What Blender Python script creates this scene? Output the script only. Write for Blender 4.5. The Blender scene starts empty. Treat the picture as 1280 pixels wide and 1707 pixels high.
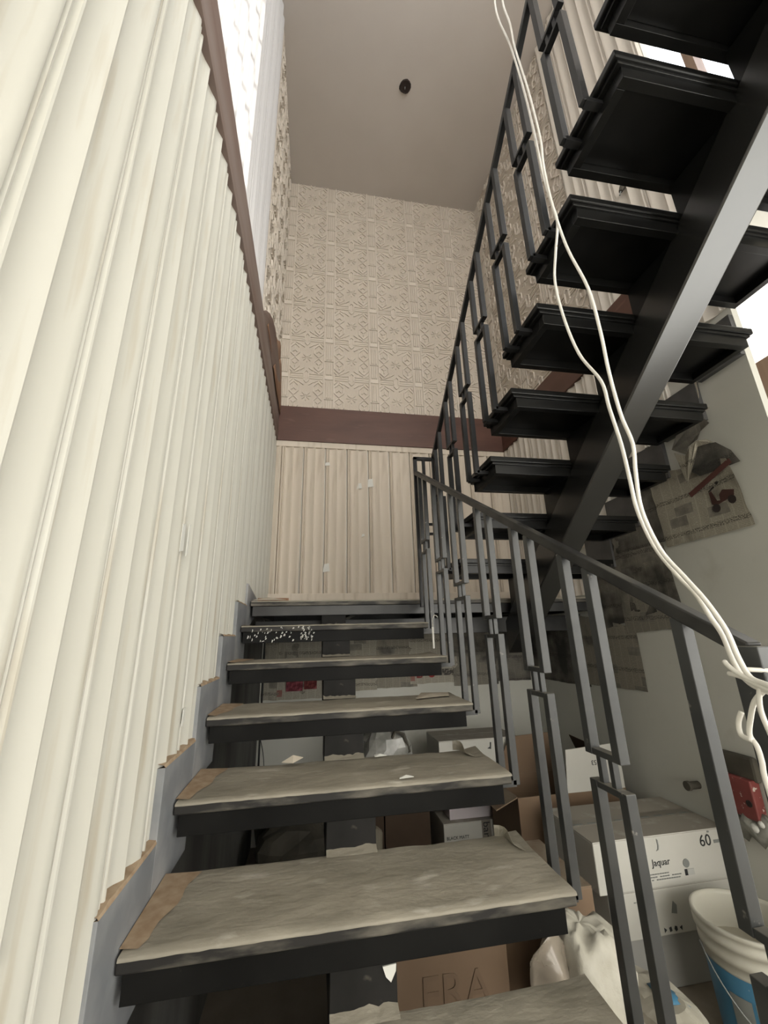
import bpy, bmesh, math, random
from mathutils import Vector, Matrix, noise as mnoise
random.seed(7)
S = bpy.context.scene
COL = S.collection
# ------------------------------------------------------------------ camera
F_PX = 672.4
YAW, PITCH, ROLL = 0.1757, 0.2976, -0.0265
cam_d = bpy.data.cameras.new('camera'); cam = bpy.data.objects.new('camera', cam_d); COL.objects.link(cam)
cam_d.sensor_fit = 'HORIZONTAL'; cam_d.sensor_width = 36.0; cam_d.lens = 36.0 * F_PX / 1280.0
cam_d.clip_start = 0.02; cam_d.clip_end = 100
fw = Vector((math.sin(YAW) * math.cos(PITCH), math.cos(YAW) * math.cos(PITCH), math.sin(PITCH)))
rt = Vector((math.cos(YAW), -math.sin(YAW), 0)); up = rt.cross(fw)
r2 = rt * math.cos(ROLL) + up * math.sin(ROLL); u2 = up * math.cos(ROLL) - rt * math.sin(ROLL)
cam.matrix_world = Matrix(((r2.x, u2.x, -fw.x, 0.3658), (r2.y, u2.y, -fw.y, -0.8041), (r2.z, u2.z, -fw.z, 0.7613), (0, 0, 0, 1)))
S.camera = cam
# ------------------------------------------------------------------ world, sun, exposure
W = bpy.data.worlds.new('sky'); S.world = W; W.use_nodes = True
bg = W.node_tree.nodes['Background']; bg.inputs[0].default_value = (0.90, 0.95, 1.0, 1); bg.inputs[1].default_value = 4.5
sd = bpy.data.lights.new('sun', 'SUN'); sd.energy = 2.6; sd.angle = 0.01; sd.color = (1, 0.93, 0.84)
so = bpy.data.objects.new('sun', sd); COL.objects.link(so)
so.rotation_euler = Vector((-2.29, 0.34, -0.80)).to_track_quat('-Z', 'Y').to_euler()
S.view_settings.view_transform = 'Standard'; S.view_settings.look = 'None'
S.view_settings.gamma = 1.0; S.view_settings.use_curve_mapping = False
S.view_settings.exposure = 0.0
FILL_SIDE, PANE_FAR, FILL_FRONT, FILL_UP = 2.5, 1.9, 4.3, 7.5        # glow of the panes; side, front and upper ones are added and unseen

# ------------------------------------------------------------------ measures (z = 0 is the top of the lowest tread in view)
g, r, d = 0.2897, 0.1648, 0.3044          # lower flight: going, rise, tread depth
gu, ru, yn, z0 = 0.2662, 0.2006, 1.6964, 0.9756   # upper flight
XU = 1.187                                # left end of the upper treads
YB, XW, XR, ZC, ZF = 2.749, -0.030, 2.281, 5.93, -0.655
YR0 = 0.44                                # free end of the right wall
ZB, ZT = 2.54, 2.805                      # brown band
# ------------------------------------------------------------------ materials
def nodes(m):
    m.use_nodes = True
    nt = m.node_tree; b = nt.nodes['Principled BSDF']
    return nt, b
def C4(c): return (c[0], c[1], c[2], 1)
def mat(name, c1, c2=None, scale=6.0, rough=0.6, lo=0.35, hi=0.65, detail=4.0, bump=0.0, bscale=40.0, stretch=(1, 1, 1),
        dust=None, dust_lo=0.3, spec=0.5, c3=None, scale3=2.0, lo3=0.55, hi3=0.7, trans=0.0, alpha=1.0, dustscale=9.0):
    m = bpy.data.materials.new(name); nt, b = nodes(m); N = nt.nodes; L = nt.links
    b.inputs['Roughness'].default_value = rough; b.inputs['Specular IOR Level'].default_value = spec
    b.inputs['Base Color'].default_value = C4(c1)
    tc = N.new('ShaderNodeTexCoord'); mp = N.new('ShaderNodeMapping'); mp.inputs['Scale'].default_value = stretch
    L.new(tc.outputs['Object'], mp.inputs[0])
    col = None
    def noise(sc, a, z_, det=detail):
        n = N.new('ShaderNodeTexNoise'); n.inputs['Scale'].default_value = sc; n.inputs['Detail'].default_value = det
        L.new(mp.outputs[0], n.inputs['Vector'])
        rmp = N.new('ShaderNodeMapRange'); rmp.inputs[1].default_value = a; rmp.inputs[2].default_value = z_
        L.new(n.outputs[0], rmp.inputs[0]); return rmp.outputs[0]
    def mix(fac, a, bcol):
        x = N.new('ShaderNodeMix'); x.data_type = 'RGBA'
        L.new(fac, x.inputs[0])
        if isinstance(a, tuple): x.inputs[6].default_value = C4(a)
        else: L.new(a, x.inputs[6])
        x.inputs[7].default_value = C4(bcol); return x.outputs[2]
    col = c1
    if c2 is not None: col = mix(noise(scale, lo, hi), col, c2)
    if c3 is not None: col = mix(noise(scale3, lo3, hi3), col, c3)
    if dust is not None:
        ge = N.new('ShaderNodeNewGeometry'); sp = N.new('ShaderNodeSeparateXYZ'); L.new(ge.outputs['Normal'], sp.inputs[0])
        k = N.new('ShaderNodeMapRange'); k.inputs[1].default_value = 0.5; k.inputs[2].default_value = 0.95; L.new(sp.outputs[2], k.inputs[0])
        nn = noise(dustscale, dust_lo, dust_lo + 0.3); ml = N.new('ShaderNodeMath'); ml.operation = 'MULTIPLY'
        L.new(k.outputs[0], ml.inputs[0]); L.new(nn, ml.inputs[1])
        col = mix(ml.outputs[0], col, dust)
        rr = N.new('ShaderNodeMapRange'); rr.inputs[3].default_value = rough; rr.inputs[4].default_value = 0.95
        L.new(ml.outputs[0], rr.inputs[0]); L.new(rr.outputs[0], b.inputs['Roughness'])
    if not isinstance(col, tuple): L.new(col, b.inputs['Base Color'])
    if bump:
        n = N.new('ShaderNodeTexNoise'); n.inputs['Scale'].default_value = bscale; n.inputs['Detail'].default_value = 5
        L.new(mp.outputs[0], n.inputs['Vector'])
        bp = N.new('ShaderNodeBump'); bp.inputs['Strength'].default_value = bump; bp.inputs['Distance'].default_value = 0.01
        L.new(n.outputs[0], bp.inputs['Height']); L.new(bp.outputs[0], b.inputs['Normal'])
    if trans: b.inputs['Transmission Weight'].default_value = trans
    if alpha < 1: b.inputs['Alpha'].default_value = alpha
    return m
def emis(name, c, s):
    m = bpy.data.materials.new(name); nt, b = nodes(m)
    b.inputs['Base Color'].default_value = C4(c); b.inputs['Emission Color'].default_value = C4(c); b.inputs['Emission Strength'].default_value = s
    return m
M = {}
M['flute'] = mat('cream_flute', (0.53, 0.52, 0.462), (0.605, 0.598, 0.55), 2.2, 0.55, 0.35, 0.7, stretch=(1, 1, 0.07), c3=(0.44, 0.395, 0.31), scale3=26.0, lo3=0.56, hi3=0.78)
M['flute_back'] = mat('beige_flute', (0.60, 0.53, 0.44), (0.68, 0.61, 0.52), 2.5, 0.6, 0.35, 0.7, stretch=(1, 1, 0.08), c3=(0.48, 0.41, 0.325), scale3=24.0, lo3=0.54, hi3=0.76)
M['flute_right'] = mat('pale_flute', (0.66, 0.61, 0.54), (0.74, 0.70, 0.63), 2.5, 0.6, 0.35, 0.7, stretch=(1, 1, 0.15))
M['flute_up'] = mat('white_flute', (0.62, 0.61, 0.61), (0.70, 0.69, 0.69), 2.2, 0.55, 0.35, 0.7, stretch=(1, 1, 0.18))
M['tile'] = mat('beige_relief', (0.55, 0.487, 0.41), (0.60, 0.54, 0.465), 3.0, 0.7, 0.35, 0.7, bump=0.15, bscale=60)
M['tile_ridge'] = mat('beige_relief_ridge', (0.66, 0.60, 0.52), (0.71, 0.65, 0.575), 3.0, 0.7, 0.35, 0.7)  # ridges lighter than the base: relief shading put into the colour
M['ceil'] = mat('ceiling_paint', (0.58, 0.53, 0.485), (0.61, 0.56, 0.515), 1.5, 0.85)
M['grey_wall'] = mat('grey_paint', (0.55, 0.55, 0.50), (0.60, 0.595, 0.545), 1.6, 0.8, c3=(0.48, 0.475, 0.42), scale3=5, lo3=0.62, hi3=0.8, bump=0.06, bscale=25)
M['under_wall'] = mat('oversprayed_wall', (0.055, 0.054, 0.050), (0.13, 0.128, 0.12), 3.0, 0.85, stretch=(1, 1.5, 0.4))  # black overspray and the shade beneath the treads, both in the colour
M['plaster'] = mat('plaster', (0.62, 0.60, 0.54), (0.67, 0.65, 0.6), 2.0, 0.9)
M['concrete'] = mat('dusty_concrete', (0.20, 0.17, 0.13), (0.27, 0.235, 0.19), 4.0, 0.9, bump=0.3, bscale=30)
M['brown'] = mat('brown_laminate', (0.105, 0.045, 0.03), (0.075, 0.03, 0.02), 3.0, 0.5, stretch=(0.6, 0.6, 3.0), c3=(0.15, 0.075, 0.055), scale3=7, lo3=0.62, hi3=0.8)
M['brown_dusty'] = mat('dusty_brown_laminate', (0.15, 0.095, 0.075), (0.22, 0.17, 0.15), 2.5, 0.6, stretch=(1, 0.5, 3))
M['veneer'] = mat('bare_wood', (0.24, 0.12, 0.065), (0.36, 0.22, 0.14), 9.0, 0.7, stretch=(1, 0.3, 2))
M['black'] = mat('black_steel', (0.004, 0.004, 0.004), (0.008, 0.008, 0.0075), 5.0, 0.30, spec=0.28, dust=(0.17, 0.155, 0.125), dust_lo=0.38)
M['black_low'] = mat('dull_black_steel', (0.005, 0.005, 0.0048), (0.010, 0.010, 0.0095), 5.0, 0.5, spec=0.12, dust=(0.17, 0.155, 0.125), dust_lo=0.38, c3=(0.06, 0.055, 0.045), scale3=30.0, lo3=0.68, hi3=0.76)
M['rail'] = mat('dark_grey_rail_steel', (0.030, 0.032, 0.033), (0.048, 0.050, 0.050), 9.0, 0.36, c3=(0.22, 0.21, 0.19), scale3=38.0, lo3=0.70, hi3=0.76, dust=(0.24, 0.22, 0.18), dust_lo=0.32)  # base lighter than the upper railing's, for the light the lower bars catch
M['rail_up'] = mat('dark_rail_steel', (0.010, 0.0105, 0.011), (0.018, 0.018, 0.019), 9.0, 0.4, spec=0.35)  # same steel as the lower railing, its weaker light put into the colour
M['handrail'] = mat('worn_black_handrail', (0.012, 0.012, 0.012), (0.035, 0.034, 0.032), 12.0, 0.42, spec=0.4, dust=(0.10, 0.095, 0.08), dust_lo=0.45)
M['beam'] = mat('black_beam_paint', (0.010, 0.010, 0.0095), (0.016, 0.016, 0.015), 3.0, 0.27, spec=1.0)
M['riser'] = mat('dusty_riser_steel', (0.010, 0.010, 0.0095), (0.022, 0.021, 0.02), 7.0, 0.55, c3=(0.15, 0.138, 0.112), scale3=18.0, lo3=0.64, hi3=0.78, spec=0.15)
M['landing_steel'] = mat('grey_channel_steel', (0.018, 0.0185, 0.019), (0.045, 0.046, 0.046), 5.0, 0.42)
M['board'] = mat('tread_board', (0.012, 0.011, 0.010), (0.14, 0.128, 0.104), 13.0, 0.6, 0.44, 0.66, detail=9.0, stretch=(0.5, 1, 2.0), dust=(0.30, 0.275, 0.225))
M['sheet'] = mat('dusty_film', (0.235, 0.215, 0.172), (0.37, 0.34, 0.278), 6.0, 0.62, 0.34, 0.66, detail=8.0, c3=(0.50, 0.47, 0.41), scale3=16.0, lo3=0.60, hi3=0.74, bump=0.45, bscale=38, stretch=(0.55, 1.2, 1))
M['skirt'] = mat('grey_skirting', (0.19, 0.20, 0.215), (0.33, 0.335, 0.34), 6.0, 0.55, c3=(0.45, 0.44, 0.41), scale3=13.0, lo3=0.68, hi3=0.8)
M['skirt_dark'] = mat('oversprayed_skirting', (0.05, 0.05, 0.05), (0.10, 0.10, 0.10), 6.0, 0.55)
M['ply'] = mat('raw_edge', (0.31, 0.215, 0.135), (0.42, 0.32, 0.22), 30.0, 0.85)
M['carton'] = mat('brown_cardboard', (0.150, 0.098, 0.060), (0.185, 0.125, 0.08), 3.0, 0.85, dust=(0.23, 0.19, 0.14), dust_lo=0.35)
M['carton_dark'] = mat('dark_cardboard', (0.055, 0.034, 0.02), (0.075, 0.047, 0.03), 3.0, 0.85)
M['white_box'] = mat('white_cardboard', (0.46, 0.455, 0.415), (0.52, 0.51, 0.47), 3.0, 0.7, dust=(0.30, 0.275, 0.235), dust_lo=0.15)
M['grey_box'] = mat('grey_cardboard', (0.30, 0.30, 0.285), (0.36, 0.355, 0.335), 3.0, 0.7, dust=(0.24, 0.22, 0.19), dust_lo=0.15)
M['lilac'] = mat('pale_lilac_board', (0.55, 0.50, 0.53), (0.6, 0.55, 0.57), 5.0, 0.7)
M['ink'] = mat('dark_print', (0.02, 0.022, 0.024), rough=0.6)
M['ink_grey'] = mat('grey_print', (0.20, 0.21, 0.20), rough=0.6)
M['ink_faint'] = mat('faint_print', (0.135, 0.088, 0.054), rough=0.8)
M['tape'] = mat('packing_tape', (0.20, 0.18, 0.15), rough=0.35)
M['plastic_white'] = mat('white_plastic', (0.44, 0.425, 0.36), (0.50, 0.485, 0.42), 4.0, 0.45, c3=(0.34, 0.315, 0.255), scale3=5, lo3=0.6, hi3=0.8)
M['blue'] = mat('blue_label', (0.045, 0.16, 0.27), (0.06, 0.20, 0.33), 5.0, 0.4, c3=(0.4, 0.42, 0.42), scale3=14, lo3=0.7, hi3=0.74)
M['putty'] = mat('dried_putty', (0.34, 0.315, 0.25), (0.40, 0.375, 0.31), 5.0, 0.9)
M['sack'] = mat('crumpled_white_sack', (0.36, 0.34, 0.28), (0.47, 0.45, 0.385), 6.0, 0.5, bump=0.6, bscale=22)
M['film_brown'] = mat('clear_dusty_film', (0.36, 0.31, 0.25), (0.42, 0.37, 0.30), 6.0, 0.25, spec=0.8, alpha=0.55)
M['bag_grey'] = mat('grey_plastic_bag', (0.22, 0.22, 0.20), (0.42, 0.41, 0.38), 8.0, 0.25, 0.4, 0.7, spec=0.8)
M['bag_dark'] = mat('dark_sack', (0.05, 0.045, 0.035), (0.10, 0.09, 0.07), 6.0, 0.8)
M['wire'] = mat('white_cable', (0.74, 0.72, 0.66), (0.80, 0.78, 0.73), 20.0, 0.45, c3=(0.35, 0.28, 0.2), scale3=26, lo3=0.74, hi3=0.79)
M['wire_black'] = mat('black_cable', (0.01, 0.01, 0.01), rough=0.5)
M['red'] = mat('red_cover', (0.23, 0.055, 0.05), (0.18, 0.042, 0.038), 9.0, 0.5, c3=(0.62, 0.56, 0.5), scale3=34, lo3=0.62, hi3=0.66)
M['cement'] = mat('rough_cement', (0.20, 0.20, 0.175), (0.36, 0.355, 0.32), 12.0, 0.95, bump=0.5, bscale=40)
M['white_filler'] = mat('white_filler', (0.66, 0.66, 0.62), rough=0.9)
M['paper_plain'] = mat('dusty_paper', (0.42, 0.37, 0.30), (0.50, 0.45, 0.37), 10.0, 0.85)
M['wood_pale'] = mat('pale_offcut', (0.30, 0.27, 0.21), (0.22, 0.19, 0.14), 14.0, 0.8, stretch=(3, 3, 0.5))
M['frame_wood'] = mat('brown_frame_wood', (0.14, 0.08, 0.05), (0.18, 0.11, 0.07), 6.0, 0.55, stretch=(4, 4, 0.5))
M['hole'] = mat('dark_hole', (0.03, 0.02, 0.016), rough=0.9)
M['pane_side'] = emis('bright_frosted_pane', (1.0, 0.99, 0.95), FILL_SIDE)
M['pane_door'] = emis('glazed_door_pane', (1.0, 0.99, 0.94), 5.5)
M['pane_far'] = emis('white_frosted_pane', (1.0, 0.99, 0.96), PANE_FAR)
M['pane_up'] = emis('bright_frosted_pane_up', (1.0, 0.96, 0.90), FILL_UP)
M['pane_front'] = emis('bright_frosted_pane_front', (1.0, 0.97, 0.91), FILL_FRONT)

def news_mat(name, base, seed, red=0.0, spray=0.0):
    """newspaper: columns of fine print, a few picture blocks, black overspray"""
    m = bpy.data.materials.new(name); nt, b = nodes(m); N = nt.nodes; L = nt.links
    b.inputs['Roughness'].default_value = 0.85
    tc = N.new('ShaderNodeTexCoord'); sx = N.new('ShaderNodeSeparateXYZ'); L.new(tc.outputs['UV'], sx.inputs[0])
    def math_(op, a, bv=None, c=None):
        n = N.new('ShaderNodeMath'); n.operation = op
        for i, v in enumerate((a, bv, c)):
            if v is None: continue
            if isinstance(v, (int, float)): n.inputs[i].default_value = v
            else: L.new(v, n.inputs[i])
        return n.outputs[0]
    def mix(fac, a, bc):
        x = N.new('ShaderNodeMix'); x.data_type = 'RGBA'; L.new(fac, x.inputs[0])
        if isinstance(a, tuple): x.inputs[6].default_value = C4(a)
        else: L.new(a, x.inputs[6])
        if isinstance(bc, tuple): x.inputs[7].default_value = C4(bc)
        else: L.new(bc, x.inputs[7])
        return x.outputs[2]
    u, v = sx.outputs[0], sx.outputs[1]          # metres on the sheet
    lines = math_('GREATER_THAN', math_('FRACT', math_('MULTIPLY', v, 150.0)), 0.45)
    cols = math_('GREATER_THAN', math_('FRACT', math_('ADD', math_('MULTIPLY', u, 17.0), seed * 0.37)), 0.10)
    nz = N.new('ShaderNodeTexNoise'); nz.inputs['Scale'].default_value = 160; L.new(tc.outputs['UV'], nz.inputs['Vector'])
    words = math_('GREATER_THAN', nz.outputs[0], 0.42)
    txt = math_('MULTIPLY', math_('MULTIPLY', lines, cols), words)
    br = N.new('ShaderNodeTexBrick'); br.inputs['Scale'].default_value = 4.5; br.inputs['Mortar Size'].default_value = 0.012
    br.offset = 0.37; br.inputs['Color1'].default_value = (0, 0, 0, 1); br.inputs['Color2'].default_value = (1, 1, 1, 1); br.inputs['Mortar'].default_value = (0.3, 0.3, 0.3, 1)
    ma = N.new('ShaderNodeMapping'); ma.inputs['Location'].default_value = (seed * 0.173, seed * 0.311, 0); L.new(tc.outputs['UV'], ma.inputs[0]); L.new(ma.outputs[0], br.inputs['Vector'])
    blk = math_('GREATER_THAN', br.outputs[0], 0.86)
    c = mix(math_('MULTIPLY', txt, 0.55), base, tuple(x * 0.35 for x in base))
    n2 = N.new('ShaderNodeTexNoise'); n2.inputs['Scale'].default_value = 30; n2.inputs['Detail'].default_value = 3; L.new(tc.outputs['UV'], n2.inputs['Vector'])
    pic = mix(n2.outputs[0], (0.30, 0.03, 0.03) if red else (0.06, 0.055, 0.05), (0.25, 0.16, 0.13) if red else (0.30, 0.28, 0.24))
    c = mix(math_('MULTIPLY', blk, 0.8), c, pic)
    head = math_('MULTIPLY', math_('GREATER_THAN', math_('FRACT', math_('ADD', math_('MULTIPLY', v, 5.3), seed * 0.21)), 0.88), math_('GREATER_THAN', nz.outputs[0], 0.5))
    c = mix(math_('MULTIPLY', head, 0.7), c, (0.04, 0.035, 0.03))
    n3 = N.new('ShaderNodeTexNoise'); n3.inputs['Scale'].default_value = 4.5; n3.inputs['Detail'].default_value = 3; L.new(ma.outputs[0], n3.inputs['Vector'])
    mr = N.new('ShaderNodeMapRange'); mr.inputs[1].default_value = 0.62 - spray * 0.35; mr.inputs[2].default_value = 0.80 - spray * 0.30; L.new(n3.outputs[0], mr.inputs[0])
    c = mix(math_('MULTIPLY', mr.outputs[0], 0.88), c, (0.022, 0.021, 0.019))
    L.new(c, b.inputs['Base Color'])
    return m
for k in range(5):
    M['news%d' % k] = news_mat('newsprint_%d' % k, [(0.30, 0.275, 0.225), (0.26, 0.24, 0.20), (0.41, 0.38, 0.31), (0.21, 0.195, 0.165), (0.44, 0.41, 0.34)][k], k + 1.3, red=(k == 4), spray=[0.12, 0.4, 0.05, 0.7, 0.0][k])

# ------------------------------------------------------------------ mesh helpers
class MB:
    def __init__(s): s.v = []; s.f = []; s.uv = None
    def add(s, vs, fs):
        o = len(s.v); s.v += [tuple(p) for p in vs]; s.f += [tuple(i + o for i in q) for q in fs]; return s
    def box(s, x0, x1, y0, y1, z0_, z1):
        if x0 > x1: x0, x1 = x1, x0
        if y0 > y1: y0, y1 = y1, y0
        if z0_ > z1: z0_, z1 = z1, z0_
        return s.add([(x0, y0, z0_), (x1, y0, z0_), (x1, y1, z0_), (x0, y1, z0_), (x0, y0, z1), (x1, y0, z1), (x1, y1, z1), (x0, y1, z1)],
                     [(0, 3, 2, 1), (4, 5, 6, 7), (0, 1, 5, 4), (1, 2, 6, 5), (2, 3, 7, 6), (3, 0, 4, 7)])
    def bar(s, a, b, w, h, upv=(0, 0, 1)):
        a, b = Vector(a), Vector(b); t = (b - a).normalized(); u = Vector(upv)
        side = t.cross(u)
        if side.length < 1e-4: side = t.cross(Vector((0, 1, 0)))
        side.normalize(); u = side.cross(t).normalized()
        pts = []
        for p in (a, b):
            for q, e in ((-1, -1), (1, -1), (1, 1), (-1, 1)): pts.append(p + side * (q * w / 2) + u * (e * h / 2))
        return s.add(pts, [(0, 1, 2, 3), (7, 6, 5, 4), (0, 4, 5, 1), (1, 5, 6, 2), (2, 6, 7, 3), (3, 7, 4, 0)])
    def tube(s, pts, rad, n=8, taper=None):
        pts = [Vector(p) for p in pts]; o = len(s.v); prev = None
        for i, p in enumerate(pts):
            t = (pts[min(i + 1, len(pts) - 1)] - pts[max(i - 1, 0)]).normalized()
            if prev is None: prev = t.cross(Vector((0.3, 0.2, 1)) if abs(t.z) < 0.9 else Vector((1, 0.1, 0))).normalized()
            prev = (prev - t * prev.dot(t)).normalized(); w = t.cross(prev)
            R_ = rad if taper is None else rad * taper[i]
            for k in range(n):
                a = 2 * math.pi * k / n; s.v.append(tuple(p + (prev * math.cos(a) + w * math.sin(a)) * R_))
        for i in range(len(pts) - 1):
            for k in range(n):
                s.f.append((o + i * n + k, o + i * n + (k + 1) % n, o + (i + 1) * n + (k + 1) % n, o + (i + 1) * n + k))
        s.f.append(tuple(o + k for k in range(n))[::-1]); s.f.append(tuple(o + (len(pts) - 1) * n + k for k in range(n)))
        return s
    def prism(s, poly, axis, a, b):
        """poly in the two other axes (in x,y,z order), extruded along axis from a to b"""
        n = len(poly)
        def P(p, t):
            return {'x': (t, p[0], p[1]), 'y': (p[0], t, p[1]), 'z': (p[0], p[1], t)}[axis]
        vs = [P(p, a) for p in poly] + [P(p, b) for p in poly]
        fs = [tuple(range(n)), tuple(range(2 * n - 1, n - 1, -1))] + [(i, i + n, (i + 1) % n + n, (i + 1) % n) for i in range(n)]
        return s.add(vs, fs)
    def lathe(s, prof, c, n=40, closed=False):
        o = len(s.v)
        for (R_, z_) in prof:
            for k in range(n):
                a = 2 * math.pi * k / n; s.v.append((c[0] + R_ * math.cos(a), c[1] + R_ * math.sin(a), c[2] + z_))
        for i in range(len(prof) - 1):
            for k in range(n):
                s.f.append((o + i * n + k, o + i * n + (k + 1) % n, o + (i + 1) * n + (k + 1) % n, o + (i + 1) * n + k))
        return s
    def build(s, name, m, parent=None, smooth=False, bevel=0.0, solid=0.0, recenter=True):
        me = bpy.data.meshes.new(name)
        if recenter and s.v:
            xs, ys, zs = zip(*s.v); c = ((min(xs) + max(xs)) / 2, (min(ys) + max(ys)) / 2, min(zs))
        else: c = (0, 0, 0)
        me.from_pydata([(p[0] - c[0], p[1] - c[1], p[2] - c[2]) for p in s.v], [], s.f)
        if s.uv:
            ul = me.uv_layers.new(name='UVMap')
            for l in me.loops: ul.data[l.index].uv = s.uv[l.vertex_index]
        bm = bmesh.new(); bm.from_mesh(me); bmesh.ops.recalc_face_normals(bm, faces=bm.faces); bm.to_mesh(me); bm.free()
        if smooth:
            for q in me.polygons: q.use_smooth = True
        me.materials.append(m)
        o = bpy.data.objects.new(name, me); COL.objects.link(o); o.location = c
        if parent is not None:
            o.parent = parent; o.location = Vector(c) - wloc(parent)
        if bevel:
            bv = o.modifiers.new('bevel', 'BEVEL'); bv.width = bevel; bv.segments = 2; bv.limit_method = 'ANGLE'
        if solid:
            sm = o.modifiers.new('solid', 'SOLIDIFY'); sm.thickness = solid; sm.offset = 0
        return o
def wloc(o):
    v = Vector(o.location)
    while o.parent is not None: o = o.parent; v += Vector(o.location)
    return v
def tag(o, label=None, cat=None, group=None, kind=None):
    if label: o['label'] = label
    if cat: o['category'] = cat
    if group: o['group'] = group
    if kind: o['kind'] = kind
    return o
def empty(name, loc, label=None, cat=None, group=None, kind=None):
    o = bpy.data.objects.new(name, None); COL.objects.link(o); o.location = loc; o.empty_display_size = 0.1
    return tag(o, label, cat, group, kind)
def text(txt, size, m, parent, loc, right, upv, depth=0.0006, name='print', align='CENTER'):
    cu = bpy.data.curves.new('t', 'FONT'); cu.body = txt; cu.size = size; cu.extrude = depth; cu.align_x = align; cu.align_y = 'CENTER'
    cu.resolution_u = 3
    to = bpy.data.objects.new('t', cu); COL.objects.link(to)
    dg = bpy.context.evaluated_depsgraph_get(); me = bpy.data.meshes.new_from_object(to.evaluated_get(dg))
    bpy.data.objects.remove(to); bpy.data.curves.remove(cu)
    me.materials.clear(); me.materials.append(m)
    o = bpy.data.objects.new(name, me); COL.objects.link(o)
    R_ = Vector(right).normalized(); U_ = Vector(upv).normalized(); n = R_.cross(U_)
    mw = Matrix(((R_.x, U_.x, n.x, loc[0]), (R_.y, U_.y, n.y, loc[1]), (R_.z, U_.z, n.z, loc[2]), (0, 0, 0, 1)))
    o.parent = parent; o.matrix_parent_inverse = Matrix.Identity(4); o.matrix_basis = Matrix.Translation(-wloc(parent)) @ mw
    return o

# ================================================================== STRUCTURE
def struct(mb, name, m, **k): return tag(mb.build(name, m, **k), kind='structure')
floor = struct(MB().box(-0.2, 3.2, -4.2, 2.9, ZF - 0.12, ZF), 'floor', M['concrete'])
tag(floor, 'dusty bare concrete floor under the stairs', 'floor')
ceil = struct(MB().box(-0.2, 3.2, -4.2, 2.9, ZC, ZC + 0.15), 'ceiling', M['ceil'])
tag(ceil, 'plain matt ceiling above the stairwell', 'ceiling')
wl = struct(MB().box(-0.2, XW, -4.2, 2.9, ZF, ZC), 'wall_left', M['under_wall']); tag(wl, 'left stairwell wall clad in fluted cream panels', 'wall')
wb = struct(MB().box(XW, 3.0, YB, 2.95, ZF, ZC), 'wall_back', M['grey_wall']); tag(wb, 'back stairwell wall behind the landing', 'wall')
wr = struct(MB().box(XR, XR + 0.035, YR0, YB, ZF, ZC), 'wall_right', M['grey_wall']); tag(wr, 'grey painted right wall beside the upper flight', 'wall')
# shell of the hall behind the photographer: side wall with a bright window below, an open window above
sw = MB()
sw.box(3.0, 3.2, -4.2, -1.7, ZF, 0.10); sw.box(3.0, 3.2, -0.5, 2.9, ZF, 1.2); sw.box(3.0, 3.2, -4.2, 2.9, 2.86, 3.95); sw.box(3.0, 3.2, -4.2, 2.9, 5.62, ZC)
sw.box(3.0, 3.2, 2.3, 2.9, 1.2, 2.86); sw.box(3.0, 3.2, -4.2, -3.8, 0.10, 2.86); sw.box(3.0, 3.2, -1.7, 0.15, 1.5, 2.86); sw.box(3.0, 3.2, -0.5, 0.15, 1.2, 1.5)
sw.box(3.0, 3.2, 1.1, 2.9, 3.95, 5.62); sw.box(3.0, 3.2, -4.2, -3.0, 3.95, 5.62)
tag(struct(sw, 'wall_side', M['plaster']), 'outer wall of the hall with windows', 'wall')
w1 = empty('window_1', (3.06, 1.2, 1.2), 'bright overexposed window past the end of the grey wall', 'window', kind='structure')
for ya, yb_, mm in ((0.15, 1.2, 'pane_far'), (1.2, 2.3, 'pane_far')):
    MB().box(3.05, 3.06, ya + 0.01, yb_ - 0.01, 1.22, 2.84).build('pane', M[mm], w1)
w4 = empty('window_4', (3.06, -2.75, 0.10), 'bright side window of the hall beside the photographer', 'window', kind='structure')  # added emitters out of view, spreading light along the left wall
for ya, yb_ in ((-3.8, -3.1), (-3.1, -2.4), (-2.4, -1.7)):
    MB().box(3.05, 3.06, ya + 0.02, yb_ - 0.02, 0.12, 2.84).build('pane', M['pane_side'], w4)
dg_ = empty('door_1', (3.06, -1.1, ZF), 'low glazed door of the hall beside the photographer', 'door', kind='structure')  # unseen; glow and size set for the reflection under the upper beam
for ya, yb_ in ((-1.7, -1.1), (-1.1, -0.5)):
    MB().box(3.05, 3.06, ya + 0.015, yb_ - 0.015, ZF + 0.04, 1.48).build('pane', M['pane_door'], dg_)
post = MB().box(2.91, 2.985, 0.845 - 0.16, 0.845, 0.1, 2.25).build('wooden_post', M['frame_wood'], bevel=0.004)
tag(post, 'brown wooden post standing before the bright window', 'post')
post.location.z = 0.1
MB().box(2.90, 2.99, 0.845 - 0.18, 0.86, ZF, 0.1).build('foot_block', M['frame_wood'], post)
w2 = empty('window_2', (3.06, -0.6, 3.95), 'upper window frame seen between the top treads', 'window', kind='structure')
for y_, w_ in ((0.66, 0.06), (0.30, 0.05), (-0.6, 0.05), (-1.5, 0.05)):
    MB().box(3.02, 3.10, y_ - w_ / 2, y_ + w_ / 2, 3.95, 5.62).build('mullion', M['frame_wood'] if y_ > 0.5 else M['black'], w2)
for k in range(4):
    MB().box(3.03, 3.06, -3.0, 0.3, 4.3 + k * 0.4, 4.33 + k * 0.4).build('grille_bar', M['black'], w2)
fwl = MB()
fwl.box(-0.2, 3.2, -4.2, -4.0, ZF, -0.2); fwl.box(-0.2, 3.2, -4.2, -4.0, 2.7, 3.6); fwl.box(-0.2, 3.2, -4.2, -4.0, 5.5, ZC)
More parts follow.
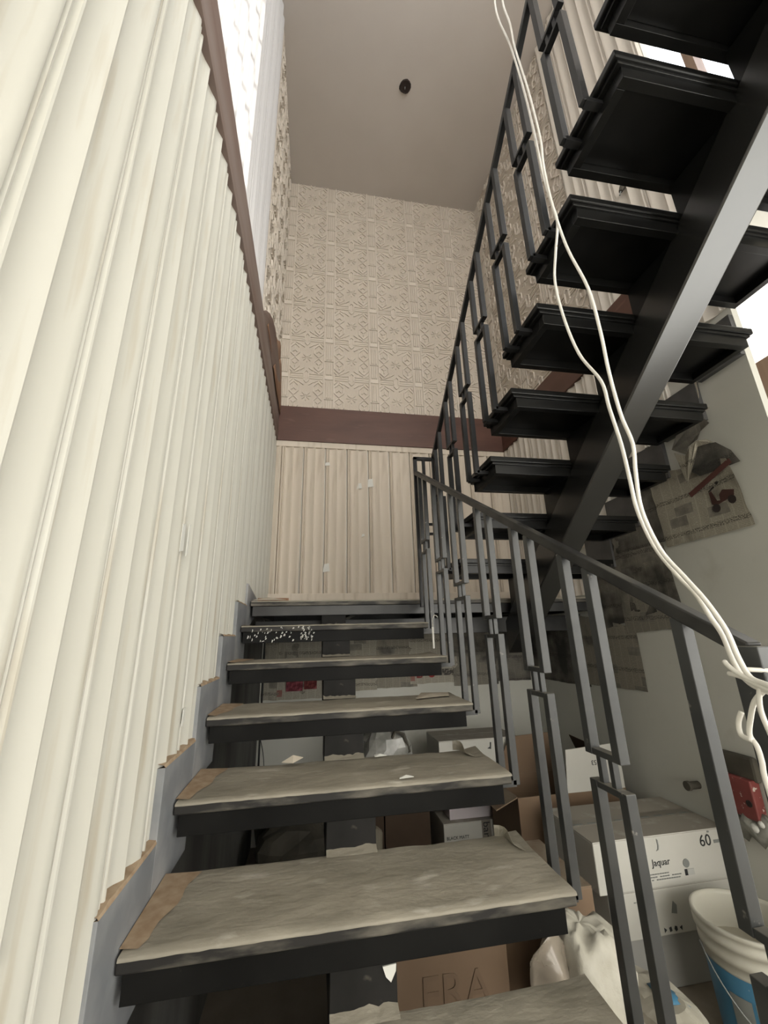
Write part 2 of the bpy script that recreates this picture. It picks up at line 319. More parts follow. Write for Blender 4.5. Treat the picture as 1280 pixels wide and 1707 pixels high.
fwl.box(-0.2, 0.1, -4.2, -4.0, -0.2, 2.7); fwl.box(2.9, 3.2, -4.2, -4.0, -0.2, 2.7); fwl.box(-0.2, 0.1, -4.2, -4.0, 3.6, 5.5); fwl.box(2.9, 3.2, -4.2, -4.0, 3.6, 5.5)
tag(struct(fwl, 'wall_front', M['plaster']), 'hall wall behind the photographer', 'wall')
w3 = empty('window_3', (1.5, -4.08, -0.2), 'wide bright window behind the photographer', 'window', kind='structure')  # added emitters behind the camera, standing for daylight from the hall
for i in range(3): MB().box(0.1 + i * 0.933 + 0.02, 0.1 + (i + 1) * 0.933 - 0.02, -4.09, -4.08, -0.18, 2.68).build('pane', M['pane_front'], w3)
w5 = empty('window_5', (1.5, -4.08, 3.6), 'upper window of the hall behind the photographer', 'window', kind='structure')  # added emitters out of view, brightening ceiling and upper walls
for i in range(3): MB().box(0.1 + i * 0.933 + 0.02, 0.1 + (i + 1) * 0.933 - 0.02, -4.09, -4.08, 3.62, 5.48).build('pane', M['pane_up'], w5)
tag(struct(MB().box(XW, 3.0, -4.0, -1.06, 2.86, 2.98), 'floor_upper', M['plaster']), 'upper floor slab that the upper flight reaches', 'floor')
tag(struct(MB().box(XR + 0.035, 3.0, -1.06, YB, 2.86, 2.98), 'floor_corridor', M['plaster']), 'corridor slab behind the right wall', 'floor')

# ---- fluted panels
PW = 0.196
FD = 1.8      # relief of the flutes
PROF = [(0, 0.002), (0.003, 0.007), (0.007, 0.0105), (0.011, 0.010), (0.015, 0.006), (0.018, 0.0045), (0.021, 0.006), (0.025, 0.010), (0.029, 0.0105), (0.033, 0.007), (0.037, 0.0025),
        (0.050, 0.0018), (0.066, 0.0028), (0.082, 0.0058), (0.095, 0.0098), (0.103, 0.0120), (0.1065, 0.0115), (0.109, 0.0030), (0.122, 0.0015), (0.140, 0.0025), (0.160, 0.0060), (0.176, 0.0100), (0.187, 0.0125), (0.1935, 0.0118), (0.196, 0.002)]
def flute_panel(parent, m, mapf, s0, s1, zb_, zt_, name='fluted_panel'):
    """mapf(s, h) -> (x, y); one panel from s0 on, cut at s1; bottom zb_(s)"""
    pr = [(s0 + a, h) for a, h in PROF if s0 + a <= s1 + 1e-6]
    if len(pr) < 3: return
    pr = [(pr[0][0], 0)] + pr + [(pr[-1][0], 0)]
    mb = MB(); n = len(pr); NZ = 6
    for q in range(NZ + 1):
        z_ = zb_ + (zt_ - zb_) * q / NZ; wob = 0.0028 * mnoise.noise(Vector((s0 * 7.1, z_ * 1.3, 2.0)))
        for k, (a, h) in enumerate(pr):
            x, y = mapf(a + (wob if 0 < k < n - 1 else 0), h * FD * (1 + 0.10 * mnoise.noise(Vector((a * 31, z_ * 2.2, 9.0)))))
            mb.v.append((x, y, z_ + (random.uniform(-0.010, 0.004) if q == NZ else 0)))
    for q in range(NZ):
        for i in range(n - 1): mb.f.append((q * n + i, q * n + i + 1, (q + 1) * n + i + 1, (q + 1) * n + i))
    mb.f.append(tuple(range(n))); mb.f.append(tuple(range((NZ + 1) * n - 1, NZ * n - 1, -1)))
    o = mb.build(name, m, parent, smooth=True)
    o.data.set_sharp_from_angle(angle=math.radians(38))
    return o
def left_bottom(ya, yb_):
    i = math.floor((ya + 0.105) / g)
    return max(i * r - 0.04, ZF + 0.02)
ML = lambda s, h: (XW + h, s)
s = 2.745 - PW * 33
while s < 2.74:
    if s > -3.9: flute_panel(wl, M['flute'], ML, s, 2.745, left_bottom(s, s + PW) if s < 1.63 else z0 + 0.03, ZB + 0.01)
    s += PW
s = 1.40 - PW * 26
while s < 1.39:
    if s > -3.9: flute_panel(wl, M['flute_up'], ML, s, 1.40, ZT - 0.005, ZC - 0.01)
    s += PW
MBk = lambda s, h: (s, YB - h)
s = 0.04
flute_panel(wb, M['flute_back'], MBk, 0.04 - PW, 0.04, z0 + 0.02, 2.49)
while s < XR - 0.02:
    flute_panel(wb, M['flute_back'], MBk, s, XR - 0.003, z0 + 0.02, 2.49); s += 0.2035
MR = lambda s, h: (XR - h, s)
def stair_z(y): return z0 + ru * (1 + (yn - y) / gu)
s = YR0 + 0.005
while s < YB - 0.02:
    zb_ = max(z0 + 0.03, stair_z(s) + 0.10) if s < 1.75 else z0 + 0.03
    flute_panel(wr, M['flute_right'], MR, s, YB - 0.003, zb_, ZB + 0.01)
    if s + PW < 1.27: flute_panel(wr, M['flute_right'], MR, s, 1.25, ZT - 0.005, ZC - 0.01)
    s += PW

# ---- embossed patterned tiles (one mesh, many tiles)
TW, TH = 0.468, 0.448
def tile_mesh(w, h):
    mb = MB(); T = 0.012; Q = 0.0095
    def st(a, b, wd=Q, t=T):
        a, b = Vector((a[0], 0, a[1])), Vector((b[0], 0, b[1])); dirv = (b - a).normalized(); sd_ = Vector((-dirv.z, 0, dirv.x)) * wd / 2
        vs = [a - sd_, b - sd_, b + sd_, a + sd_]
        mb.add([(p.x, 0, p.z) for p in vs] + [(p.x * 0.998, -t, p.z) for p in [a - sd_ * 0.85, b - sd_ * 0.85, b + sd_ * 0.85, a + sd_ * 0.85]],
               [(4, 5, 6, 7), (0, 1, 5, 4), (1, 2, 6, 5), (2, 3, 7, 6), (3, 0, 4, 7)])
    mb.add([(0, -0.001, 0), (w, -0.001, 0), (w, -0.001, h), (0, -0.001, h)], [(0, 1, 2, 3)])
    bw = 0.105  # vertical band at the left of the tile
    for x in (0.006, bw): st((x, 0), (x, h))
    for x in (0.035, 0.055, 0.076):
        st((x, 0.06), (x, h / 2 - 0.012)); st((x, h / 2 + 0.012), (x, h - 0.03))
    st((0.006, h / 2), (bw, h / 2))
    mb.box(0.016, bw - 0.010, -0.009, 0, -0.0 + 0.004, 0.05)          # small square boss at the crossing
    cx_, x0, x1 = (bw + w) / 2, bw, w
    for z_, t_ in ((0.004, 0.010), (0.030, 0.006), (0.056, 0.010)):
        st((x0 + 0.014, z_), (cx_ - 0.034, z_), 0.0075, t_); st((cx_ + 0.034, z_), (x1 - 0.006, z_), 0.0075, t_)
    # elongated link across the band
    lx = 0.024
    P = [(cx_ - lx, -0.0 + 0.002), (cx_ - lx, 0.072), (cx_, 0.098), (cx_ + lx, 0.072), (cx_ + lx, 0.002)]
    for a, b in zip(P[:-1], P[1:]): st(a, b)
    st((cx_ - lx, h - 0.02), (cx_ - lx, h - 0.002)); st((cx_ + lx, h - 0.02), (cx_ + lx, h - 0.002)); st((cx_ - lx, h - 0.02), (cx_, h - 0.046)); st((cx_ + lx, h - 0.02), (cx_, h - 0.046))
    mz = (0.052 + h) / 2
    # four pointed hexagon knots with a small forked relief inside
    for sx_ in (-1, 1):
        for sz in (-1, 1):
            kx, kz = cx_ + sx_ * 0.128, mz + sz * 0.082; hw_, hh_ = 0.047, 0.077
            hx = [(kx, kz - hh_), (kx + hw_, kz - hh_ * 0.42), (kx + hw_, kz + hh_ * 0.42), (kx, kz + hh_), (kx - hw_, kz + hh_ * 0.42), (kx - hw_, kz - hh_ * 0.42)]
            for i in range(6): st(hx[i], hx[(i + 1) % 6])
            for t in (90 * sz, 90 * sz + 125, 90 * sz - 125):
                t = math.radians(t); st((kx, kz), (kx + 0.03 * math.cos(t), kz + 0.036 * math.sin(t)), 0.008, 0.011)
            st((kx - sx_ * 0.047, kz + sz * 0.075), (kx - sx_ * 0.005, kz + sz * 0.098)); st((kx + sx_ * 0.047, kz + sz * 0.07), (kx + sx_ * 0.02, kz + sz * 0.10))
    # star in the middle
    for i in range(8):
        t = i * math.pi / 4; st((cx_ + 0.012 * math.cos(t), mz + 0.012 * math.sin(t)), (cx_ + 0.052 * math.cos(t), mz + 0.052 * math.sin(t)), 0.007, 0.009)
    for sz in (-1, 1):
        for sx_ in (-1, 1): st((cx_ + sx_ * 0.07, mz + sz * 0.155), (cx_ + sx_ * 0.026, mz + sz * 0.125))
    me = bpy.data.meshes.new('embossed_tile'); me.from_pydata(mb.v, [], mb.f)
    bm = bmesh.new(); bm.from_mesh(me); bmesh.ops.recalc_face_normals(bm, faces=bm.faces); bm.to_mesh(me); bm.free()
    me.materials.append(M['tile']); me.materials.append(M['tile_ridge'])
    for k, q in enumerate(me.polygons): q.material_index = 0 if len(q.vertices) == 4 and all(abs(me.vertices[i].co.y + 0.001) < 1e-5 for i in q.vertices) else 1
    return me
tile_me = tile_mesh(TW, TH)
tile_hw = {}
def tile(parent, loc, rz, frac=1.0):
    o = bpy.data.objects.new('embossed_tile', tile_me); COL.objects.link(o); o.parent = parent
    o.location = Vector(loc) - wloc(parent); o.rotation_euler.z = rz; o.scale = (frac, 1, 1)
ncol, nrow = 5, 7
zt0 = 2.80
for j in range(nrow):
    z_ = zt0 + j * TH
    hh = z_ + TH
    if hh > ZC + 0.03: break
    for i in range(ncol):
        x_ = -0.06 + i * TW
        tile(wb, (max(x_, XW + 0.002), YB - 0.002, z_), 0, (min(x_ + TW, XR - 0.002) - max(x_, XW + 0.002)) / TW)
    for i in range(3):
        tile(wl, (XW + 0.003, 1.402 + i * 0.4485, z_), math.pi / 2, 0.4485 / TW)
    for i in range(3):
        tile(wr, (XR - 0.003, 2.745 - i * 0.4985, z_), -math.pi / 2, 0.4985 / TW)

# ---- brown bands
t1 = struct(MB().box(XW, XW + 0.030, -3.9, 2.72, ZB, ZT), 'trim_1', M['brown_dusty'], bevel=0.002); tag(t1, 'long dusty brown band running along the left wall', 'trim')
t2 = struct(MB().box(XW, XR - 0.001, YB - 0.035, YB, ZB, 2.905), 'trim_2', M['brown'], bevel=0.002); tag(t2, 'wide dark brown band across the back wall', 'trim')
MB().box(XW + 0.01, XR - 0.001, YB - 0.022, YB, 2.484, ZB).build('filler_strip', M['flute_back'], t2)
t3 = struct(MB().box(XR - 0.030, XR, YR0, YB - 0.036, ZB, ZT), 'trim_3', M['brown'], bevel=0.002); tag(t3, 'dark brown band along the right wall behind the upper flight', 'trim')
# peeled strips of wood on top of the left band, in the corner
v = empty('peeling_veneer', (XW + 0.04, 2.0, ZT), 'torn curled strips of brown wood above the left band', 'veneer')
for k, (ya, yb_, za, zb_, bul) in enumerate(((1.42, 2.70, 2.80, 3.04, 0.05), (1.62, 2.55, 2.86, 3.20, 0.035), (2.0, 2.71, 2.80, 3.12, 0.02))):
    mb = MB(); n = 14
    for i in range(n + 1):
        t = i / n; y_ = ya + (yb_ - ya) * t; zz = za + 0.01 * math.sin(7 * t + k)
        w_ = (zb_ - za) * (math.sin(math.pi * t) ** 0.6) * (0.75 + 0.25 * math.sin(9 * t + 2 * k)) + 0.006
        for q in range(4):
            mb.v.append((XW + 0.020 + 0.010 * k + bul * math.sin(math.pi * t) * (q / 3) ** 1.5, y_, zz + w_ * q / 3))
    for i in range(n):
        for q in range(3): mb.f.append((i * 4 + q, i * 4 + q + 1, i * 4 + q + 5, i * 4 + q + 4))
    mb.build('wood_strip', M['veneer'] if k else M['brown_dusty'], v, smooth=True, solid=0.003)

# ---- stepped skirting
bl = empty('baseboard_left', (XW, 0.6, 0), 'stepped grey skirting plates following the left end of the treads', 'skirting', kind='structure')
for i in range(-3, 7):
    ya = i * g - 0.108; yb_ = (i + 1) * g - 0.108 if i < 6 else 2.3
    zt_ = i * r + 0.118 if i < 6 else z0 + 0.095
    if i == 6:
        mb = MB().prism([(ya, z0 - 0.18), (2.2, z0 - 0.02), (2.2, z0 + 0.02), (ya + 0.02, zt_)], 'x', XW, -0.006)
        pl = mb.build('skirting_plate', M['skirt'], bl)
    else:
        pl = MB().box(XW, -0.002, ya, yb_, i * r - 0.178, zt_).build('skirting_plate', M['skirt'], bl, bevel=0.0015)
        mb = MB(); n = 12
        for k in range(n + 1):
            y_ = ya + (yb_ - ya) * k / n; x_ = -0.001
            mb.v += [(XW, y_, zt_), (x_, y_, zt_), (x_ - 0.003 - 0.002 * random.random(), y_, zt_ + 0.004 + 0.005 * random.random()), (XW, y_, zt_ + 0.012)]
        for k in range(n):
            for q in range(3): mb.f.append((k * 4 + q, k * 4 + q + 1, k * 4 + q + 5, k * 4 + q + 4))
        mb.build('raw_edge', M['ply'], pl)
br_ = empty('baseboard_right', (XR, 1.2, 1.5), 'dark oversprayed skirting plates stepping up the right wall', 'skirting', kind='structure')
for j in range(1, 6):
    Fj = yn - (j - 1) * gu
    ya = max(Fj - gu + 0.05, YR0 + 0.002); zt_ = z0 + j * ru + 0.19
    MB().box(XR - 0.024, XR, ya, Fj + 0.03, z0 + j * ru - 0.03, zt_).build('skirting_plate', M['skirt_dark'], br_)
tag(struct(MB().box(XW + 0.004, XR - 0.03, YB - 0.024, YB, z0, z0 + 0.145), 'baseboard_back', M['flute_back'], bevel=0.002), 'plain low board along the back of the landing', 'skirting')

# ================================================================== STAIRS
BT, FH = 0.027, 0.056     # board thickness, frame height
def frame_mesh(x0, x1, ya, yb_, zt_, lip=0.03):
    mb = MB(); w = 0.028
    mb.box(x0, x1, ya, ya + w, zt_ - FH, zt_); mb.box(x0, x1, yb_ - w, yb_, zt_ - FH, zt_)
    mb.box(x0, x0 + w, ya + w, yb_ - w, zt_ - FH, zt_); mb.box(x1 - w, x1, ya + w, yb_ - w, zt_ - FH, zt_)
    mb.box(x0 + w, x1 - w, ya + w, yb_ - w, zt_ - 0.022, zt_)
    return mb
def sheet_mesh(x0, x1, yf, yb_, zt_, seed, sgn=1, drop=0.022, left_gap=0.05):
    """loose dusty film over a tread top, folded over the front edge"""
    mb = MB(); nx, ny = 46, 12; rows = []
    def nz(x, y, k=0): return mnoise.noise(Vector((x * 5 + seed * 3.1, y * 9, k)))
    for i in range(nx + 1):
        x = x0 + (x1 - x0) * i / nx; rows.append([])
        dd = drop * (0.9 + 0.35 * nz(x * 2.2, seed, 4) + 0.35 * mnoise.noise(Vector((x * 37, seed, 2))))
        rows[-1].append((x, yf - sgn * 0.0035, zt_ - max(0.0015, dd)))
        rows[-1].append((x, yf - sgn * 0.0045, zt_ - max(0.0005, dd * 0.4)))
        rows[-1].append((x, yf - sgn * 0.0015, zt_ + 0.003))
        for j in range(1, ny + 1):
            y = yf + (yb_ - yf) * j / ny
            z_ = zt_ + 0.004 + 0.003 * nz(x, y, 1) + 0.0022 * mnoise.noise(Vector((x * 19, y * 23, seed)))
            if j == ny: z_ -= 0.002
            e = (x - (x1 - 0.07)) / 0.07
            if e > 0 and j > ny - 4: z_ += 0.010 * e * (j - ny + 4) / 4 * (1 + nz(x, y, 7))
            rows[-1].append((x, y, z_))
    m_ = len(rows[0])
    for c in rows: mb.v += c
    for i in range(nx):
        for j in range(m_ - 1): mb.f.append((i * m_ + j, (i + 1) * m_ + j, (i + 1) * m_ + j + 1, i * m_ + j + 1))
    return mb
SX0, SX1 = 0.42, 0.565
lf = empty('stair_flight', (0.5, 0.6, ZF), 'lower flight of dusty open treads climbing along the fluted wall', 'staircase')
for i in range(-3, 6):
    yf, zt_ = i * g, i * r
    tr = MB().box(0.0, 1.0, yf, yf + d, zt_ - BT, zt_).build('tread', M['board'], lf, bevel=0.004)
    frame_mesh(0.012, 0.975, yf + 0.014, yf + d - 0.02, zt_ - BT).build('channel_frame', M['black_low'], tr, bevel=0.0015)
    sh = sheet_mesh(0.004, 1.0, yf, yf + d - 0.004, zt_, i + 10, drop=0.0045 if i < 4 else 0.003).build('dust_sheet', M['sheet'], tr, smooth=True)
    # torn raw strip beside the skirting
    mb = MB(); n = 10
    for k in range(n + 1):
        y_ = yf + 0.012 + (d - 0.03) * k / n; w_ = 0.03 + 0.055 * (k / n) ** 0.7 + 0.006 * math.sin(k * 1.3 + i)
        mb.v += [(0.0, y_, zt_ + 0.010), (w_ * 0.5, y_, zt_ + 0.0085), (w_, y_, zt_ + 0.0065)]
    for k in range(n):
        for q in range(2): mb.f.append((k * 3 + q, k * 3 + q + 1, k * 3 + q + 4, k * 3 + q + 3))
    mb.build('paper_strip', M['ply'], tr, smooth=True)
    # steel riser box carrying the tread, down to the stringer
    MB().box(SX0, SX1, yf + 0.018, yf + d - 0.06, zt_ - r - 0.03, zt_ - BT - FH + 0.004).build('riser_box', M['riser'], lf, bevel=0.002)
for i in range(0, 6):
    mb = MB(); n = 14; y_ = (i + 1) * g + 0.017; zz = i * r + 0.006
    for k in range(n + 1):
        x_ = SX0 + (SX1 - SX0) * k / n; h_ = 0.006 + 0.012 * abs(mnoise.noise(Vector((x_ * 23, i * 1.7, 3)))) + 0.006 * abs(mnoise.noise(Vector((x_ * 61, i, 1))))
        mb.v += [(x_, y_ - 0.028, zz), (x_, y_ - 0.010, zz + h_ * 0.45), (x_, y_, zz + h_)]
    for k in range(n):
        for q in range(2): mb.f.append((k * 3 + q, k * 3 + q + 1, k * 3 + q + 4, k * 3 + q + 3))
    mb.build('dust_heap', M['sheet'], lf, smooth=True)
t5 = [o for o in lf.children if o.name.startswith('tread')][8]
mb = MB(); rs = random.Random(3)
for k in range(70):
    x_ = rs.choice((rs.uniform(0.03, 0.17), rs.uniform(0.10, 0.34), rs.uniform(0.30, 0.37))); z_ = 5 * r - rs.uniform(0.004, 0.075); yy = 5 * g - 0.0008 if z_ > 5 * r - BT + 0.003 else 5 * g + 0.0125
    w_, h_ = rs.uniform(0.003, 0.012), rs.uniform(0.004, 0.018)
    mb.add([(x_, yy, z_ - h_ / 2), (x_ + w_ * 0.6, yy, z_ - h_ * 0.4), (x_ + w_, yy, z_ + h_ * 0.2), (x_ + w_ * 0.4, yy, z_ + h_ / 2)], [(0, 1, 2, 3)])
tag(mb.build('paint_splatter', M['white_filler'], t5, solid=0.0008), kind='stuff')
MB().box(SX0, SX1, 6 * g + 0.03, 6 * g + 0.20, z0 - 0.22, z0 - 0.085).build('riser_box', M['riser'], lf)
zl = lambda y: r / g * y - 0.20
MB().prism([(-0.80, ZF), (-0.45, ZF), (6 * g + 0.25, zl(6 * g + 0.25) - 0.20), (6 * g + 0.25, zl(6 * g + 0.25))], 'x', SX0 + 0.005, SX1 - 0.005).build('stringer', M['beam'], lf, bevel=0.003)

ld = empty('landing', (1.1, 2.2, z0 - 0.1), 'steel stair landing with dusty board between the two flights', 'landing')
YL = 6 * g
MB().box(0.0, XR - 0.002, YL, YB - 0.026, z0 - BT, z0).build('platform_board', M['board'], ld, bevel=0.003)
MB().box(0.01, XR - 0.004, YL + 0.016, YL + 0.05, z0 - BT - 0.058, z0 - BT).build('front_channel', M['landing_steel'], ld, bevel=0.002)
MB().box(0.01, XR - 0.004, YB - 0.10, YB - 0.05, z0 - BT - 0.058, z0 - BT).build('rear_channel', M['black'], ld)
MB().box(0.0, XR - 0.004, YL + 0.26, YL + 0.32, 0.765, 0.872).build('cross_beam', M['landing_steel'], ld, bevel=0.003)
for x_ in (0.02, 0.60, 1.20, 1.75, 2.2): MB().box(x_, x_ + 0.04, YL + 0.05, YB - 0.10, z0 - BT - 0.058, z0 - BT).build('joist', M['black'], ld)
MB().box(0.02, XR - 0.02, YL + 0.05, YB - 0.10, z0 - BT - 0.004, z0 - BT).build('soffit_plate', M['black'], ld)
sh = sheet_mesh(0.004, XR - 0.04, YL, YB - 0.03, z0, 40, drop=0.005).build('dust_sheet', M['sheet'], ld, smooth=True)

bz = lambda y: 1.742 - 0.775 * (y - 0.304)
uf = empty('stair_flight', (1.69, 0.5, z0), 'upper flight of black open treads climbing back overhead on one central beam', 'staircase')
for j in range(1, 11):
    Fj = yn - (j - 1) * gu; Nj = Fj - d; zt_ = z0 + j * ru
    tr = MB().box(XU, XU + 1.0, Nj, Fj, zt_ - BT, zt_).build('tread', M['black'], uf, bevel=0.004)
    frame_mesh(XU + 0.028, XU + 0.975, Nj + 0.016, Fj - 0.018, zt_ - BT).build('channel_frame', M['black'], tr, bevel=0.0015)
    MB().box(XU + 0.012, XU + 0.988, Nj + 0.008, Fj - 0.010, zt_ - BT - 0.012, zt_ - BT).build('edge_lip', M['black'], tr, bevel=0.002)
    ya, yb_, zt2 = Nj + 0.05, Fj - 0.034, zt_ - BT - FH + 0.004
    MB().prism([(ya, bz(ya) + 0.15), (yb_, bz(yb_) + 0.15), (yb_, zt2), (ya, max(zt2, bz(ya) + 0.16))], 'x', 1.613, 1.737).build('riser_box', M['black'], uf)
MB().prism([(1.76, bz(1.76) + 0.02), (1.76, bz(1.76) + 0.22), (-1.04, bz(-1.04) + 0.205), (-1.04, bz(-1.04))], 'x', 1.608, 1.742).build('stringer', M['beam'], uf, bevel=0.006)

# ================================================================== RAILINGS
B_ = 0.024
XB = 1.035
lr = empty('stair_railing', (XB, 0.7, 0), 'lower steel railing with stepped double bars ending in a sloping handrail', 'railing')
hz = lambda y: 0.868 + 0.5675 * y
def baluster(root, m, x, ya, yb_, ztop, zu_, zl_, zbot, xin, name='baluster', s_=1):
    """upper U of two bars, lower inverted U, two short links between, two feet towards the tread"""
    u = MB()
    for y_ in (ya, yb_): u.box(x - B_ / 2, x + B_ / 2, y_ - B_ / 2, y_ + B_ / 2, zu_, ztop(y_))
    u.box(x - B_ / 2 + 0.001, x + B_ / 2 - 0.001, ya + B_ / 2, yb_ - B_ / 2, zu_, zu_ + 0.014)
    o = u.build(name, m, root, bevel=0.0015)
    l = MB()
    for y_ in (ya, yb_): l.box(x - B_ / 2, x + B_ / 2, y_ - B_ / 2, y_ + B_ / 2, zbot, zl_)
    l.box(x - B_ / 2 + 0.001, x + B_ / 2 - 0.001, ya + B_ / 2, yb_ - B_ / 2, zl_ - 0.014, zl_)
    l.build('lower_bars', m, o, bevel=0.0015)
    w = (yb_ - ya)
    for t in (0.30, 0.72):
        y_ = ya + w * t; MB().box(x - 0.007, x + 0.007, y_ - 0.007, y_ + 0.007, zl_ - 0.006, zu_ + 0.008).build('link', m, o)
    for y_ in (ya, yb_):
        MB().box(min(x, xin), max(x, xin), y_ - B_ / 2, y_ + B_ / 2, zbot - 0.004, zbot + 0.014).build('foot', m, o)
LP = {-1: (-0.235, -0.135), 0: (0.095, 0.19), 1: (0.355, 0.447), 2: (0.634, 0.735), 3: (0.925, 1.045), 4: (1.20, 1.32), 5: (1.49, 1.60)}
for i, (a, b) in LP.items():
    baluster(lr, M['rail'], XB, a, b, lambda y: hz(y) - 0.012, i * r + 0.482, i * r + 0.428, i * r - 0.045, 0.972)
YE = 1.69
MB().bar((XB, -0.252, hz(-0.252)), (XB, YE, hz(YE)), 0.028, 0.026).build('handrail', M['handrail'], lr, bevel=0.003)
MB().box(XB - 0.016, XB + 0.016, -0.272, -0.225, ZF + 0.2, hz(-0.25) + 0.006).build('end_post', M['rail'], lr, bevel=0.002)
MB().box(XB - B_ / 2, XB + B_ / 2, YE - 0.012, YE + 0.012, z0 - 0.05, 1.94).build('landing_post', M['rail_up'], lr, bevel=0.0015)
MB().box(1.085, 1.105, YE - 0.010, YE + 0.010, 1.30, 1.93).build('landing_post', M['rail_up'], lr, bevel=0.0015)
MB().box(XB - B_ / 2, 1.20, YE - 0.012, YE + 0.012, 1.92, 1.942).build('cross_rail', M['rail_up'], lr, bevel=0.0015)
for z_ in (1.46, 1.395): MB().box(1.095, 1.16, YE - 0.008, YE + 0.008, z_ - 0.008, z_ + 0.008).build('cross_rail', M['rail_up'], lr)
XP = 1.158
ur = empty('stair_railing', (XP, 0.4, z0), 'upper steel railing rising overhead beside the black treads', 'railing')
hu = lambda y: 3.195 - 0.765 * y
for j in range(1, 10):
    Fj = yn - (j - 1) * gu
    baluster(ur, M['rail_up'], XP, Fj - 0.198, Fj - 0.094, lambda y: hu(y) - 0.01, z0 + j * ru + 0.462, z0 + j * ru + 0.415, z0 + j * ru - 0.052, XU + 0.05)
MB().bar((XP, 1.66, hu(1.66)), (XP, -1.0, hu(-1.0)), 0.026, 0.026).build('handrail', M['rail_up'], ur, bevel=0.003)
MB().box(XP - B_ / 2, XP + B_ / 2, 1.645, 1.669, z0, hu(1.66) + 0.012).build('landing_post', M['rail_up'], ur, bevel=0.0015)

# ================================================================== CABLES
PA = [(1.125, 0.148, 3.69), (1.119, 0.17, 3.528), (1.114, 0.157, 3.356), (1.108, 0.111, 3.079), (1.103, 0.08, 2.765), (1.097, 0.061, 2.476), (1.091, 0.051, 2.233), (1.086, 0.034, 2.084), (1.08, 0.018, 1.971), (1.075, 0.043, 1.879), (1.069, 0.063, 1.781), (1.063, 0.047, 1.631), (1.058, 0.01, 1.477), (1.052, -0.051, 1.349), (1.047, -0.064, 1.265), (1.041, -0.082, 1.161), (1.035, -0.091, 1.071), (1.03, -0.098, 1.0), (1.024, -0.126, 0.917), (1.019, -0.168, 0.852), (1.013, -0.2, 0.816), (1.007, -0.222, 0.776), (1.002, -0.239, 0.748), (0.996, -0.25, 0.713), (0.991, -0.264, 0.689), (0.985, -0.292, 0.676), (0.985, -0.36, 0.66)]
PB = [(1.115, 0.098, 3.55), (1.109, 0.108, 3.366), (1.103, 0.082, 3.152), (1.097, 0.074, 2.973), (1.091, 0.042, 2.651), (1.085, 0.024, 2.364), (1.079, 0.026, 2.248), (1.073, 0.019, 2.099), (1.067, -0.0, 1.933), (1.061, -0.025, 1.797), (1.055, -0.07, 1.619), (1.049, -0.085, 1.472), (1.042, -0.091, 1.345), (1.036, -0.104, 1.224), (1.03, -0.124, 1.14), (1.024, -0.121, 1.072), (1.018, -0.122, 0.992), (1.012, -0.15, 0.906), (1.006, -0.192, 0.848), (1.0, -0.226, 0.804), (0.994, -0.253, 0.757), (0.988, -0.266, 0.718), (0.982, -0.281, 0.692), (0.976, -0.307, 0.684), (0.97, -0.36, 0.67)]
def smooth_path(pts, n=5):
    out = []; P = [Vector(p) for p in pts]
    for i in range(len(P) - 1):
        a, b, c, e = P[max(i - 1, 0)], P[i], P[i + 1], P[min(i + 2, len(P) - 1)]
        for k in range(n):
            t = k / n
            out.append(0.5 * ((2 * b) + (c - a) * t + (2 * a - 5 * b + 4 * c - e) * t * t + (3 * b - a - 3 * c + e) * t ** 3))
    out.append(P[-1]); return out
TOPX = [(1.13, 0.16, 5.0), (1.128, 0.155, 4.2)]
ca = MB().tube(smooth_path(TOPX + PA), 0.0040, 8).build('electric_cable', M['wire'], smooth=True)
tag(ca, 'white cable hanging left of its twin, kinked in front of the black treads', 'cable', 'white cables draped down the stairwell')
cb = MB().tube(smooth_path([(1.118, 0.10, 5.0), (1.117, 0.098, 4.2)] + PB), 0.0040, 8).build('electric_cable', M['wire'], smooth=True)
tag(cb, 'white cable hanging right of its twin, crossing the black stair beam', 'cable', 'white cables draped down the stairwell')
cc = empty('cable_bundle', (0.98, -0.28, 0.60), 'knotted ends of white cable tied round the handrail post', 'cable')
for P in ([(0.985, -0.246, 0.711), (0.982, -0.253, 0.705), (0.98, -0.27, 0.694), (0.978, -0.293, 0.686), (0.975, -0.335, 0.681)],
          [(0.985, -0.248, 0.694), (0.982, -0.268, 0.691), (0.978, -0.288, 0.684), (0.975, -0.326, 0.672)],
          [(0.985, -0.294, 0.676), (0.983, -0.277, 0.659), (0.982, -0.265, 0.634), (0.98, -0.26, 0.614), (0.978, -0.268, 0.601), (0.977, -0.27, 0.583), (0.975, -0.27, 0.562), (0.975, -0.275, 0.50)],
          [(0.985, -0.252, 0.642), (0.982, -0.246, 0.627), (0.978, -0.249, 0.612), (0.975, -0.265, 0.609)],
          [(1.0, -0.262, 0.70), (1.06, -0.285, 0.695), (1.06, -0.30, 0.688), (0.99, -0.305, 0.683)],
          [(0.985, -0.29, 0.684), (0.98, -0.285, 0.65), (0.985, -0.288, 0.60), (0.98, -0.29, 0.55)]):
    MB().tube(smooth_path(P, 6), 0.0034, 8).build('cable_end', M['wire'], cc, smooth=True)

